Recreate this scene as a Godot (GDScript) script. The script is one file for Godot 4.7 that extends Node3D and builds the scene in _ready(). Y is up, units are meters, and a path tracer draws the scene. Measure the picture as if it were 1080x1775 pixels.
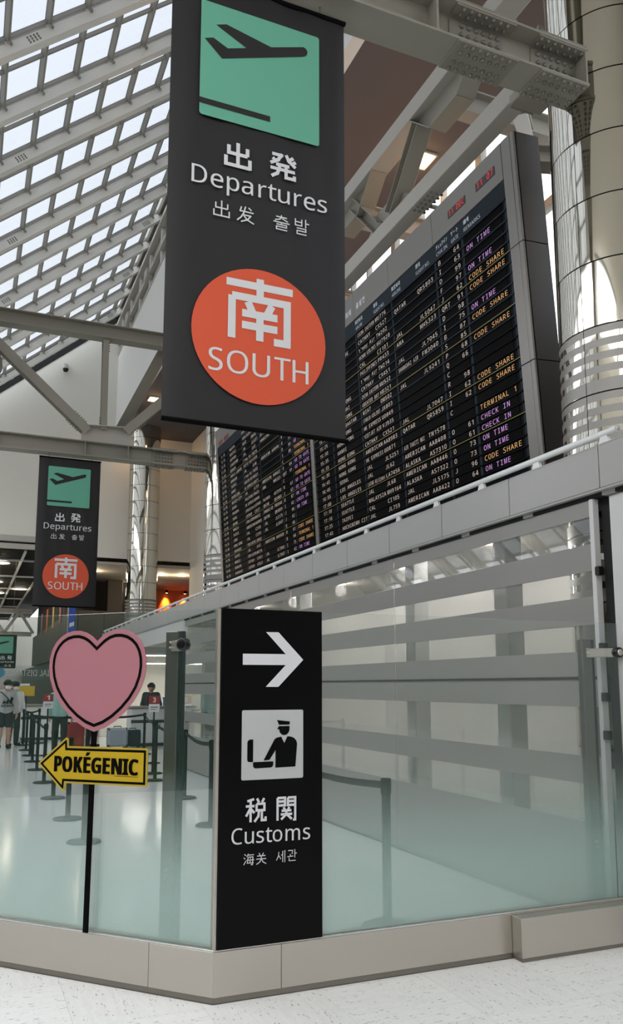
extends Node3D

var M := {}
var chars := {}
var fonts := {}
var boxes_cache := {}
var rng := RandomNumberGenerator.new()

# ---------------------------------------------------------------- naming and tree helpers
func numbered(called: String, parent: Node) -> String:
	if not parent.has_node(NodePath(called)):
		return called
	var i := 1
	while parent.has_node(NodePath("%s_%03d" % [called, i])):
		i += 1
	return "%s_%03d" % [called, i]

func world_origin(n: Node3D) -> Vector3:
	var p := Vector3.ZERO
	var q: Node = n
	while q != self and q != null:
		p += q.position
		q = q.get_parent()
	return p

func thing(called: String, label: String, category: String, at := Vector3.ZERO, group := "") -> Node3D:
	var o := Node3D.new()
	o.name = numbered(called, self)
	o.position = at
	add_child(o, true)
	return tag(o, label, category, group)

func tag(o: Node3D, label: String, category: String, group := "") -> Node3D:
	o.set_meta("label", label)
	o.set_meta("category", category)
	if group != "":
		o.set_meta("group", group)
	return o

func obj(called: String, shape, m: Material, parent: Node3D = self, local := false) -> MeshInstance3D:
	var o := MeshInstance3D.new()
	o.name = called
	if shape is SurfaceTool:
		shape.generate_normals()
		o.mesh = shape.commit()
	else:
		o.mesh = shape
	o.material_override = m
	if parent != self and not local:
		o.position = -world_origin(parent)
	parent.add_child(o, true)
	return o

func struct(called: String, shape, m: Material, parent: Node3D = self) -> MeshInstance3D:
	var o := obj(called, shape, m, parent)
	if parent == self:
		o.set_meta("kind", "structure")
	return o

func shell(called: String) -> Node3D:
	var o := Node3D.new()
	o.name = called
	add_child(o, true)
	o.set_meta("kind", "structure")
	return o

# ---------------------------------------------------------------- shape helpers
func st_new() -> SurfaceTool:
	var st := SurfaceTool.new()
	st.begin(Mesh.PRIMITIVE_TRIANGLES)
	st.set_smooth_group(-1)
	return st

func quad(st: SurfaceTool, a: Vector3, b: Vector3, c: Vector3, d: Vector3) -> void:   # a b c d counter-clockwise seen from outside
	var t := [a, c, b, a, d, c]
	var u := [Vector2(0, 1), Vector2(1, 0), Vector2(1, 1), Vector2(0, 1), Vector2(0, 0), Vector2(1, 0)]
	for i in 6:
		st.set_uv(u[i])
		st.add_vertex(t[i])

func bx(st: SurfaceTool, c: Vector3, s: Vector3, b := Basis.IDENTITY, ch := 0.0) -> void:   # box, with its edges cut off by ch
	var h := s * 0.5
	if ch <= 0.0:
		var p := []
		for i in 8:
			p.append(c + b * Vector3(h.x if i & 1 else -h.x, h.y if i & 2 else -h.y, h.z if i & 4 else -h.z))
		quad(st, p[4], p[5], p[7], p[6])
		quad(st, p[1], p[0], p[2], p[3])
		quad(st, p[5], p[1], p[3], p[7])
		quad(st, p[0], p[4], p[6], p[2])
		quad(st, p[6], p[7], p[3], p[2])
		quad(st, p[0], p[1], p[5], p[4])
		return
	ch = minf(ch, minf(h.x, minf(h.y, h.z)) * 0.9)
	var k := h - Vector3(ch, ch, ch)
	for ax in 3:
		var a1 := (ax + 1) % 3
		var a2 := (ax + 2) % 3
		for sg in [-1.0, 1.0]:
			var q := []
			for e in [[-1, -1], [1, -1], [1, 1], [-1, 1]]:
				var v := Vector3.ZERO
				v[ax] = h[ax] * sg
				v[a1] = k[a1] * e[0]
				v[a2] = k[a2] * e[1]
				q.append(c + b * v)
			if sg > 0:
				quad(st, q[0], q[1], q[2], q[3])
			else:
				quad(st, q[3], q[2], q[1], q[0])
		for s1 in [-1.0, 1.0]:
			for s2 in [-1.0, 1.0]:
				var q := []
				for e in [[-1, 0], [1, 0], [1, 1], [-1, 1]]:
					var v := Vector3.ZERO
					v[ax] = k[ax] * e[0]
					v[a1] = (h[a1] if e[1] == 0 else k[a1]) * s1
					v[a2] = (k[a2] if e[1] == 0 else h[a2]) * s2
					q.append(c + b * v)
				if s1 * s2 > 0:
					quad(st, q[0], q[1], q[2], q[3])
				else:
					quad(st, q[3], q[2], q[1], q[0])

func box(c: Vector3, s: Vector3, ch := 0.0, b := Basis.IDENTITY) -> SurfaceTool:
	var st := st_new()
	bx(st, c, s, b, ch)
	return st

func span(lo: Vector3, hi: Vector3, ch := 0.0) -> SurfaceTool:
	return box((lo + hi) * 0.5, (hi - lo).abs(), ch)

func sp(st: SurfaceTool, lo: Vector3, hi: Vector3, ch := 0.0) -> void:
	bx(st, (lo + hi) * 0.5, (hi - lo).abs(), Basis.IDENTITY, ch)

func along(a: Vector3, b: Vector3, up: Vector3) -> Basis:      # z along a->b, y near up
	var z := (b - a).normalized()
	var x := up.cross(z).normalized()
	return Basis(x, z.cross(x), z)

func bar(st: SurfaceTool, a: Vector3, b: Vector3, w: float, h: float, up := Vector3.UP, ch := 0.0) -> void:
	bx(st, (a + b) * 0.5, Vector3(w, h, a.distance_to(b)), along(a, b, up), ch)

func hbeam(st: SurfaceTool, a: Vector3, b: Vector3, up: Vector3, w: float, h: float, tf := 0.022, tw := 0.016) -> void:   # rolled H section from a to b, centred
	var bs := along(a, b, up)
	var c := (a + b) * 0.5
	var l := a.distance_to(b)
	bx(st, c + bs.y * (h * 0.5 - tf * 0.5), Vector3(w, tf, l), bs, 0.003)
	bx(st, c - bs.y * (h * 0.5 - tf * 0.5), Vector3(w, tf, l), bs, 0.003)
	bx(st, c, Vector3(tw, h - 2 * tf, l), bs)

func tube(st: SurfaceTool, pts: Array, r: float, n := 10, caps := true) -> void:
	st.set_smooth_group(1)
	var rings := []
	for i in pts.size():
		var d: Vector3 = (pts[mini(i + 1, pts.size() - 1)] - pts[maxi(i - 1, 0)]).normalized()
		var x := d.cross(Vector3.UP if absf(d.y) < 0.9 else Vector3.RIGHT).normalized()
		var y := d.cross(x)
		var ring := []
		for k in n:
			var a := TAU * k / n
			ring.append(pts[i] + (x * cos(a) + y * sin(a)) * r)
		rings.append(ring)
	for i in rings.size() - 1:
		for k in n:
			var l := (k + 1) % n
			quad(st, rings[i][k], rings[i][l], rings[i + 1][l], rings[i + 1][k])
	st.set_smooth_group(-1)
	if caps:
		for e in [[0, 1], [rings.size() - 1, -1]]:
			var ring: Array = rings[e[0]]
			for k in range(1, n - 1):
				var t := [ring[0], ring[k], ring[k + 1]] if e[1] > 0 else [ring[0], ring[k + 1], ring[k]]
				for v in t:
					st.set_uv(Vector2.ZERO)
					st.add_vertex(v)

func lathe(st: SurfaceTool, prof: Array, at: Vector3, n := 24, a0 := 0.0, a1 := TAU, b := Basis.IDENTITY, smooth := true) -> void:   # prof of (radius, height), upwards on the outside
	st.set_smooth_group(1 if smooth else -1)
	for i in prof.size() - 1:
		for k in n:
			var p := []
			for e in [[i, k], [i, k + 1], [i + 1, k + 1], [i + 1, k]]:
				var a: float = lerpf(a0, a1, float(e[1]) / n)
				var q: Vector2 = prof[e[0]]
				p.append(at + b * Vector3(q.x * sin(a), q.y, q.x * cos(a)))
			quad(st, p[0], p[1], p[2], p[3])
	st.set_smooth_group(-1)

func prism(st: SurfaceTool, poly: PackedVector2Array, xf: Transform3D, z0: float, z1: float) -> void:   # flat outline given a thickness
	if Geometry2D.is_polygon_clockwise(poly):
		poly.reverse()
	var idx := Geometry2D.triangulate_polygon(poly)
	for i in range(0, idx.size(), 3):
		var a := poly[idx[i]]
		var b := poly[idx[i + 1]]
		var c := poly[idx[i + 2]]
		if (b - a).cross(c - a) < 0:
			var t := b
			b = c
			c = t
		for v in [a, c, b]:
			st.set_uv(v)
			st.add_vertex(xf * Vector3(v.x, v.y, z1))
		if z0 < z1:
			for v in [a, b, c]:
				st.set_uv(v)
				st.add_vertex(xf * Vector3(v.x, v.y, z0))
	if z0 < z1:
		for i in poly.size():
			var a := poly[i]
			var b := poly[(i + 1) % poly.size()]
			quad(st, xf * Vector3(a.x, a.y, z0), xf * Vector3(b.x, b.y, z0), xf * Vector3(b.x, b.y, z1), xf * Vector3(a.x, a.y, z1))

func pl(s: String) -> PackedVector2Array:
	var out := PackedVector2Array()
	for w in s.split(" ", false):
		var p := w.split(",")
		out.append(Vector2(float(p[0]), float(p[1])))
	return out

func rrect(x0: float, y0: float, x1: float, y1: float, r: float) -> PackedVector2Array:
	var out := PackedVector2Array()
	for c in [[x1 - r, y1 - r, 0.0], [x0 + r, y1 - r, 0.25], [x0 + r, y0 + r, 0.5], [x1 - r, y0 + r, 0.75]]:
		for k in 6:
			var a: float = TAU * (c[2] + 0.25 * k / 5.0)
			out.append(Vector2(c[0] + r * cos(a), c[1] + r * sin(a)))
	return out

func oval(cx: float, cy: float, rx: float, ry: float, n := 56) -> PackedVector2Array:
	var out := PackedVector2Array()
	for k in n:
		out.append(Vector2(cx + rx * cos(TAU * k / n), cy + ry * sin(TAU * k / n)))
	return out

func smoothed(p: PackedVector2Array, times := 2) -> PackedVector2Array:
	for t in times:
		var q := PackedVector2Array()
		for i in p.size():
			var a := p[i]
			var b := p[(i + 1) % p.size()]
			q.append(a.lerp(b, 0.25))
			q.append(a.lerp(b, 0.75))
		p = q
	return p

# ---------------------------------------------------------------- lettering
func font(kind: String) -> SystemFont:
	if not fonts.has(kind):
		var f := SystemFont.new()
		f.font_names = PackedStringArray(["Droid Sans Mono" if kind == "mono" else "Droid Sans"])
		f.font_weight = 700 if kind == "bold" else 400
		fonts[kind] = f
	return fonts[kind]

func text_mesh(s: String, kind: String, step := 1.0) -> TextMesh:
	var key := kind + ":" + s
	if not chars.has(key):
		var t := TextMesh.new()
		t.text = s
		t.font = font(kind)
		t.font_size = 32
		t.pixel_size = 0.01
		t.depth = 0.0
		t.curve_step = step
		t.horizontal_alignment = HORIZONTAL_ALIGNMENT_LEFT
		var am := ArrayMesh.new()
		am.add_surface_from_arrays(Mesh.PRIMITIVE_TRIANGLES, t.get_mesh_arrays())
		chars[key] = [am, am.get_aabb()]
	return null

func put_mesh(st: SurfaceTool, m: ArrayMesh, xf: Transform3D) -> void:
	var a := m.surface_get_arrays(0)
	var v: PackedVector3Array = a[Mesh.ARRAY_VERTEX]
	var ix = a[Mesh.ARRAY_INDEX]
	if ix == null or ix.is_empty():
		for p in v:
			st.set_uv(Vector2.ZERO)
			st.add_vertex(xf * p)
	else:
		for i in ix:
			st.set_uv(Vector2.ZERO)
			st.add_vertex(xf * v[i])

func text_fit(st: SurfaceTool, s: String, xf: Transform3D, x0: float, x1: float, base: float, cap: float, kind := "plain") -> void:
	text_mesh(s, kind, 0.6)
	text_mesh("H", kind, 0.6)
	var e = chars[kind + ":" + s]
	var h: AABB = chars[kind + ":H"][1]
	var bb: AABB = e[1]
	var ky := cap / h.size.y
	var kx := (x1 - x0) / bb.size.x
	put_mesh(st, e[0], xf * Transform3D(Basis.from_scale(Vector3(kx, ky, 1)), Vector3(x0 - bb.position.x * kx, base - h.position.y * ky, 0)))

func mono_text(st: SurfaceTool, s: String, xf: Transform3D, x: float, base: float, pitch: float, cap: float, wide := 1.3) -> void:
	text_mesh("H", "mono", 3.0)
	var h: AABB = chars["mono:H"][1]
	var ky := cap / h.size.y
	for i in s.length():
		var c := s[i]
		if c == " ":
			continue
		text_mesh(c, "mono", 3.0)
		var e = chars["mono:" + c]
		var bb: AABB = e[1]
		var kx := ky * wide
		put_mesh(st, e[0], xf * Transform3D(Basis.from_scale(Vector3(kx, ky, 1)), Vector3(x + pitch * (i + 0.5) - bb.get_center().x * kx, base - h.position.y * ky, 0)))

const STROKES := {
	"出": "50,2 50,90;17,16 17,46 84,46;84,16 84,46;7,58 7,91 93,91;93,58 93,96",
	"発": "12,8 45,8 33,28 6,46;14,24 28,36;62,2 72,24 96,44;88,8 72,22;97,22 80,34;26,46 74,46;6,64 94,64;38,46 38,64 30,82 10,97;62,46 62,92 92,92 92,78",
	"发": "28,8 21,34 94,34;50,4 40,44 26,70 5,92;37,54 78,54 62,78 26,96;40,58 60,80 96,96;66,8 82,22",
	"南": "3,14 97,14;50,2 50,34;11,34 11,98;11,34 89,34 89,95 70,95;33,40 40,56;67,40 60,56;25,58 75,58;25,76 75,76;50,58 50,97",
	"税": "42,6 10,14;3,34 44,34;26,12 26,98;26,40 5,74;28,46 44,62;56,4 65,20;90,4 80,20;54,26 91,26 91,52 54,52 54,26;66,52 62,76 44,97;79,52 79,92 97,92 97,78",
	"関": "7,5 7,98;7,5 43,5 43,36 7,36;7,20 43,20;57,5 93,5 93,97 82,97;57,5 57,36 93,36;57,20 93,20;36,44 42,54;64,44 58,54;26,58 74,58;22,73 78,73;50,58 48,74 24,94;52,74 76,94",
	"海": "10,6 24,18;4,34 18,46;5,93 24,60;46,3 32,30;40,15 95,15;44,32 36,80 92,80;44,32 86,32 82,96 68,94;29,56 97,56;61,38 64,48;59,62 62,74",
	"关": "30,5 40,24;70,5 60,24;12,29 88,29;5,54 95,54;50,29 50,54 38,78 7,97;52,56 66,80 95,97",
	"출": "50,1 50,11;20,14 80,14;50,14 41,28 14,37;53,22 86,37;5,48 95,48;50,48 50,60;22,62 78,62 78,76 22,76 22,93 82,93",
	"발": "14,6 14,44 52,44 52,6;14,24 52,24;75,2 75,52;75,26 96,26;22,60 76,60 76,75 24,75 24,93 80,93",
	"편": "6,12 52,12;20,12 20,46;40,12 40,46;4,48 56,46;78,2 78,62;58,20 78,20;58,36 78,36;22,66 22,92 84,92",
	"세": "28,12 24,46 4,80;28,42 48,72;50,38 66,38;66,6 66,96;87,2 87,98",
	"관": "12,10 54,10 52,40;34,38 34,56;5,59 62,56;77,2 77,70;77,34 97,34;22,68 22,92 86,92",
	"航": "22,2 14,14;10,14 10,70 4,96;10,14 40,14 40,94;4,52 46,52;24,24 26,34;24,62 26,74;72,4 72,18;52,20 96,20;62,36 62,70 50,94;62,36 84,36 84,90 96,90 96,78",
	"空": "50,2 50,14;8,30 8,16 92,16 92,30;38,24 30,40 10,50;62,24 62,42 90,42;20,60 80,60;50,60 50,92;6,92 94,92",
	"会": "50,4 30,28 4,46;50,4 70,28 96,46;28,44 72,44;10,62 90,62;46,62 24,90 84,86;66,72 88,96",
	"社": "24,4 28,14;6,26 44,26 24,52 4,66;26,46 26,98;30,52 46,64;72,6 72,90;50,40 96,40;44,92 98,92",
	"便": "24,4 4,46;16,30 16,98;36,10 96,10;42,26 90,26 90,62 42,62 42,26;42,44 90,44;66,10 64,62 48,82 30,96;42,66 64,84 96,96",
	"名": "40,4 26,28 8,44;36,18 80,18 64,46 10,76;34,34 50,46;36,60 86,60 86,94 36,94 36,60",
	"備": "24,4 4,46;16,30 16,98;34,16 96,16;52,6 52,26;78,6 78,26;34,36 96,36;42,36 40,70 30,94;48,50 90,50 90,96;48,50 48,96;48,66 90,66;48,80 90,80;69,50 69,96",
	"考": "44,4 44,42;16,22 74,22;6,42 94,42;88,8 50,48 8,74;40,60 84,54;46,60 42,74 80,74 74,96 58,94",
	"版": "12,10 12,60 4,96;12,34 44,34;34,6 34,34;12,56 38,56 38,96;54,12 94,10;56,12 54,60 44,94;58,36 88,36 76,70 50,96;62,48 78,78 98,96",
	"ゲ": "30,8 10,48;24,30 80,30;58,30 52,70 30,96;80,4 86,16;93,2 98,13",
	"ー": "8,50 92,50",
	"ト": "36,6 36,96;36,36 80,58",
	"チ": "76,8 20,22;8,42 92,42;50,16 50,60 26,96",
	"ェ": "24,46 80,46;52,46 52,86;16,88 88,88",
	"ッ": "24,48 30,64;46,44 52,60;82,48 70,76 36,96",
	"ク": "40,8 12,50;34,24 82,24 68,66 24,96",
	"イ": "80,6 54,36 12,58;56,38 56,98",
	"ン": "14,16 36,30;86,24 60,66 14,88",
}

func glyph(st: SurfaceTool, g: String, xf: Transform3D, x: float, top: float, w: float, h: float, wt: float) -> void:
	var zz := 0.0
	for line in STROKES[g].split(";"):
		var p := pl(line)
		for i in p.size():
			p[i] = Vector2(x + p[i].x * 0.01 * w, top - p[i].y * 0.01 * h)
		for i in p.size() - 1:
			var a := p[i]
			var b := p[i + 1]
			var d := (b - a).normalized()
			if i > 0:
				a -= d * wt * 0.5
			if i < p.size() - 2:
				b += d * wt * 0.5
			var n := Vector2(-d.y, d.x) * wt * 0.5
			var q := [a - n, b - n, b + n, a + n]
			quad(st, xf * Vector3(q[0].x, q[0].y, zz), xf * Vector3(q[1].x, q[1].y, zz), xf * Vector3(q[2].x, q[2].y, zz), xf * Vector3(q[3].x, q[3].y, zz))
			zz += 0.0001

# ---------------------------------------------------------------- materials
func mat(c: String, rough := 0.6, metal := 0.0, spec := 0.5) -> StandardMaterial3D:
	var m := StandardMaterial3D.new()
	m.albedo_color = Color(c)
	m.roughness = rough
	m.metallic = metal
	m.metallic_specular = spec
	return m

func pane_mat(c: String, alpha: float, spec := 0.5) -> StandardMaterial3D:
	var m := mat(c, 0.02, 0.0, spec)
	m.transparency = BaseMaterial3D.TRANSPARENCY_ALPHA
	m.albedo_color.a = alpha
	return m

func glow(c: String, e: float) -> StandardMaterial3D:
	var m := mat(c, 0.5)
	m.emission_enabled = true
	m.emission = Color(c)
	m.emission_energy_multiplier = e
	return m

func noise_tex(freq: float, size: int, lo: Color, hi: Color, sx := 1.0, seedn := 3) -> NoiseTexture2D:
	var n := FastNoiseLite.new()
	n.seed = seedn
	n.frequency = freq
	n.fractal_octaves = 4
	n.domain_warp_enabled = false
	var t := NoiseTexture2D.new()
	t.width = size
	t.height = size
	t.seamless = true
	t.noise = n
	var g := Gradient.new()
	g.set_color(0, lo)
	g.set_color(1, hi)
	t.color_ramp = g
	return t

func tile_tex() -> ImageTexture:
	var n := 1024
	var im := Image.create(n, n, false, Image.FORMAT_RGB8)
	im.fill(Color(0.945, 0.947, 0.94))
	var fn := FastNoiseLite.new()
	fn.seed = 9
	fn.frequency = 0.004
	for y in range(0, n, 8):
		for x in range(0, n, 8):
			var v := 0.945 + 0.022 * fn.get_noise_2d(x * 0.5, y * 4.0)
			im.fill_rect(Rect2i(x, y, 8, 8), Color(v, v + 0.002, v - 0.005))
	for i in 900:
		var x := rng.randi_range(4, n - 70)
		var y := rng.randi_range(4, n - 12)
		if fn.get_noise_2d(x * 1.3, y * 1.3) < -0.12:
			continue
		var big := rng.randf() < 0.16
		var l := rng.randi_range(16, 46) if big else rng.randi_range(3, 18)
		var w := rng.randi_range(3, 6) if big else rng.randi_range(2, 3)
		var v := rng.randf_range(0.16, 0.42) if big else rng.randf_range(0.3, 0.68)
		var dy := 0.0
		for k in range(0, l, 2):
			dy += rng.randf_range(-0.9, 0.9)
			var taper := maxi(1, int(w * (1.0 - absf(2.0 * k / l - 1.0) * 0.6)))
			im.fill_rect(Rect2i(x + k, clampi(y + int(dy), 0, n - 8), 3, taper), Color(v, v, v * 0.98))
	return ImageTexture.create_from_image(im)

func frit_tex() -> ImageTexture:                # dots printed on the glass, closer to touching towards the foot; ten columns, 300 rows
	var p := 6
	var im := Image.create(10 * p, 300 * p, false, Image.FORMAT_RGBA8)
	im.fill(Color(1, 1, 1, 0))
	for j in 300:
		var cover := 0.76 * smoothstep(0.04, 0.84, j / 299.0)
		var r := sqrt(cover / PI) * p
		var shift := p / 2.0 if j % 2 else 0.0
		for y in p:
			for x in 10 * p:
				var dx := fposmod(x + 0.5 - shift, p) - p * 0.5
				var d := Vector2(dx, y + 0.5 - p * 0.5).length()
				var a := clampf(r - d + 0.5, 0.0, 1.0)
				if a > 0.0:
					im.set_pixel(x, j * p + y, Color(1, 1, 1, a))
	return ImageTexture.create_from_image(im)

func make_materials() -> void:
	M.steel = mat("8b877c", 0.5)
	M.steel_light = mat("aaa69d", 0.5)
	M.steel_dark = mat("7d796f", 0.5)
	M.rafter = mat("dfdcd5", 0.55)
	M.mullion = mat("8d8a83", 0.5)
	M.wall = mat("d9d6cd", 0.8)
	M.wall_white = mat("dfddd8", 0.8)
	M.soffit = mat("5c5454", 0.9)
	M.soffit_pale = mat("a8a298", 0.8)
	M.bolt = mat("75726a", 0.45, 0.3)
	M.mirror = mat("cfcbc0", 0.045, 1.0)
	M.satin = mat("8f8d89", 0.5, 0.8)
	M.gap = mat("0c0c0c", 0.8)
	M.stainless = mat("c3beb5", 0.38, 0.85)
	M.stainless.roughness_texture = noise_tex(0.012, 256, Color(0.88, 0.88, 0.88), Color(1, 1, 1))
	M.stainless.uv1_triplanar = true
	M.stainless.uv1_world_triplanar = true
	M.stainless.uv1_scale = Vector3(1.2, 1.2, 1.2)
	M.stainless_post = mat("73726c", 0.3, 0.8)
	M.channel = mat("d8d6d2", 0.25, 0.85)
	M.toe = mat("87827a", 0.5, 0.6)
	M.glass = pane_mat("4a8072", 0.05)
	M.frit = mat("b6d3cb", 0.5)
	M.frit.albedo_texture = frit_tex()
	M.frit.transparency = BaseMaterial3D.TRANSPARENCY_ALPHA
	M.sky_pane = pane_mat("dfe9ee", 0.05, 0.3)
	M.roof_pane = pane_mat("1c2226", 0.40, 0.3)
	M.black = mat("060607", 0.35)
	M.black_matte = mat("040404", 0.7, 0.0, 0.2)
	M.rubber = mat("070708", 0.6, 0.0, 0.3)
	M.sign_black = mat("050506", 0.3, 0.0, 0.25)
	M.sign_white = mat("d7d7da", 0.55)
	M.sign_grey = mat("b9bbbb", 0.55)
	M.cloth = mat("131114", 0.6)
	M.cloth.rim_enabled = true
	M.cloth.rim = 0.25
	M.print_green = mat("5fa58c", 0.6)
	M.print_orange = mat("d2512f", 0.6)
	M.print_white = mat("d2d3d4", 0.6)
	M.pink = mat("ab707a", 0.55)
	M.yellow = mat("bd9f0a", 0.5)
	M.yellow_edge = mat("b39c30", 0.5)
	M.film = mat("858481", 0.3, 0.0, 0.5)
	M.clear = pane_mat("8f938e", 0.2)
	M.white_metal = mat("c2c3c2", 0.4)
	M.white_paint = mat("d6d8d8", 0.35)
	M.fascia = mat("9c9c9a", 0.42)
	M.board_frame = mat("75726d", 0.35, 0.3)
	M.board_side = mat("35312e", 0.4, 0.3)
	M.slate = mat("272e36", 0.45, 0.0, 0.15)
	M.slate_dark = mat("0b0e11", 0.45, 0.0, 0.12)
	M.flap = mat("040303", 0.4, 0.0, 0.1)
	M.brass = mat("8c8040", 0.4, 0.5)
	M.glow_ink_white = glow("c6b4a8", 0.1)  # print on the flaps given a faint glow of its own
	M.glow_ink_pink = glow("b884c4", 0.16)
	M.glow_ink_orange = glow("c99658", 0.16)
	M.ink_head = mat("c9d2da", 0.6)
	M.led_red = glow("c8261c", 0.3)
	M.led_back = mat("1a0605", 0.4)
	M.floor = mat("dbe2df", 0.12, 0.0, 0.5)
	var tt := tile_tex()
	M.tile = mat("ffffff", 0.35)
	M.tile.albedo_texture = tt
	M.tile_b = mat("fcfcfc", 0.35)
	M.tile_b.albedo_texture = tt
	M.grout = mat("b8b8b4", 0.8)
	M.lamp = glow("fff3dc", 4.0)
	M.lamp_white = glow("f4f6f2", 3.0)
	M.added_fill_glow = glow("fbfbff", 0.5)  # glow of the added fill panels
	M.lamp_warm = glow("ffc98a", 5.0)
	M.orange_wall = mat("a8481a", 0.6)
	M.brown_panel = mat("3a342e", 0.6)
	M.unseen_wall_dark = mat("3f3b37", 0.5)  # dark tone for unseen walls that the mirrors reflect
	M.slat = mat("24221f", 0.7)
	M.skin = mat("b98a70", 0.6)
	M.hair = mat("050404", 0.6, 0.0, 0.3)
	M.mint = mat("8fb5ac", 0.8)
	M.greycloth = mat("a9a9a8", 0.85)
	M.darkcloth = mat("17171a", 0.85)
	M.whitecloth = mat("cfd0d2", 0.85)
	M.red = mat("8e1620", 0.5)
	M.blue = mat("2c4fb0", 0.5)
	M.case_grey = mat("9aa3ab", 0.4)

# ---------------------------------------------------------------- people
func smin(a: float, b: float, k: float) -> float:
	var h := maxf(k - absf(a - b), 0.0) / k
	return minf(a, b) - h * h * k * 0.25

func body_mesh(bones: Array, cell: float, k := 0.03) -> ArrayMesh:      # bones: [from, to, radius, radius]; one continuous surface by surface nets
	var lo := Vector3(1e9, 1e9, 1e9)
	var hi := -lo
	for b in bones:
		var r := maxf(b[2], b[3]) + cell * 2.5
		for e in [b[0], b[1]]:
			lo = lo.min(e - Vector3(r, r, r))
			hi = hi.max(e + Vector3(r, r, r))
	var nx := int((hi.x - lo.x) / cell) + 2
	var ny := int((hi.y - lo.y) / cell) + 2
	var nz := int((hi.z - lo.z) / cell) + 2
	var f := PackedFloat32Array()
	f.resize(nx * ny * nz)
	f.fill(1.0)
	for b in bones:
		var a: Vector3 = b[0]
		var d: Vector3 = b[1] - a
		var dd := maxf(d.length_squared(), 1e-9)
		var r := maxf(b[2], b[3]) + k + cell * 2.0
		var l0 := ((a.min(b[1]) - Vector3(r, r, r) - lo) / cell)
		var l1 := ((a.max(b[1]) + Vector3(r, r, r) - lo) / cell)
		for z in range(maxi(0, int(l0.z)), mini(nz, int(l1.z) + 2)):
			for y in range(maxi(0, int(l0.y)), mini(ny, int(l1.y) + 2)):
				for x in range(maxi(0, int(l0.x)), mini(nx, int(l1.x) + 2)):
					var p := lo + Vector3(x, y, z) * cell - a
					var t := clampf(p.dot(d) / dd, 0.0, 1.0)
					var i := x + nx * (y + ny * z)
					f[i] = smin(f[i], (p - d * t).length() - lerpf(b[2], b[3], t), k)
	var st := SurfaceTool.new()
	st.begin(Mesh.PRIMITIVE_TRIANGLES)
	st.set_smooth_group(1)
	var at := {}
	var count := 0
	for z in nz - 1:
		for y in ny - 1:
			for x in nx - 1:
				var i := x + nx * (y + ny * z)
				var m := 0
				for c in 8:
					if f[i + (c & 1) + nx * ((c >> 1 & 1) + ny * (c >> 2))] < 0.0:
						m |= 1 << c
				if m == 0 or m == 255:
					continue
				var s := Vector3.ZERO
				var n := 0
				for c in 8:
					for ax in 3:
						var e := c | 1 << ax
						if e == c or (m >> c & 1) == (m >> e & 1):
							continue
						var va := f[i + (c & 1) + nx * ((c >> 1 & 1) + ny * (c >> 2))]
						var vb := f[i + (e & 1) + nx * ((e >> 1 & 1) + ny * (e >> 2))]
						var p := Vector3(c & 1, c >> 1 & 1, c >> 2)
						p[ax] = va / (va - vb)
						s += p
						n += 1
				st.add_vertex(lo + (Vector3(x, y, z) + s / n) * cell)
				at[i] = count
				count += 1
	var step := [1, nx, nx * ny]
	for i in at:
		for ax in 3:
			var j: int = i + step[ax]
			if j >= f.size() or (f[i] < 0.0) == (f[j] < 0.0):
				continue
			var u: int = step[(ax + 1) % 3]
			var v: int = step[(ax + 2) % 3]
			if not (at.has(i - u) and at.has(i - v) and at.has(i - u - v)):
				continue
			var q := [at[i - u - v], at[i - v], at[i], at[i - u]]
			if f[i] < 0.0:
				q.reverse()
			for w in [q[0], q[1], q[2], q[0], q[2], q[3]]:
				st.add_index(w)
	st.generate_normals()
	return st.commit()

func hand_bones(w: Vector3, side: float) -> Array:      # relaxed hand hanging from wrist w, fingers half curled
	var o := []
	var p := w + Vector3(0, -0.03, 0.005)
	o.append([p, w + Vector3(0, -0.085, 0.012), 0.026, 0.028])
	o.append([p + Vector3(0, -0.02, -0.018), w + Vector3(0, -0.085, -0.022), 0.018, 0.017])
	var ln := [0.062, 0.074, 0.07, 0.054]
	for i in 4:
		var b := w + Vector3(0, -0.09, 0.038 - i * 0.022)
		var k := b + Vector3(-side * 0.006, -ln[i] * 0.55, 0.004)
		o.append([b, k, 0.0095, 0.009])
		o.append([k, k + Vector3(-side * 0.024, -ln[i] * 0.4, 0.004), 0.009, 0.007])
	var tb := w + Vector3(-side * 0.008, -0.04, 0.03)
	var tk := tb + Vector3(-side * 0.014, -0.035, 0.03)
	o.append([tb, tk, 0.012, 0.011])
	o.append([tk, tk + Vector3(-side * 0.012, -0.03, 0.004), 0.011, 0.008])
	return o

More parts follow.
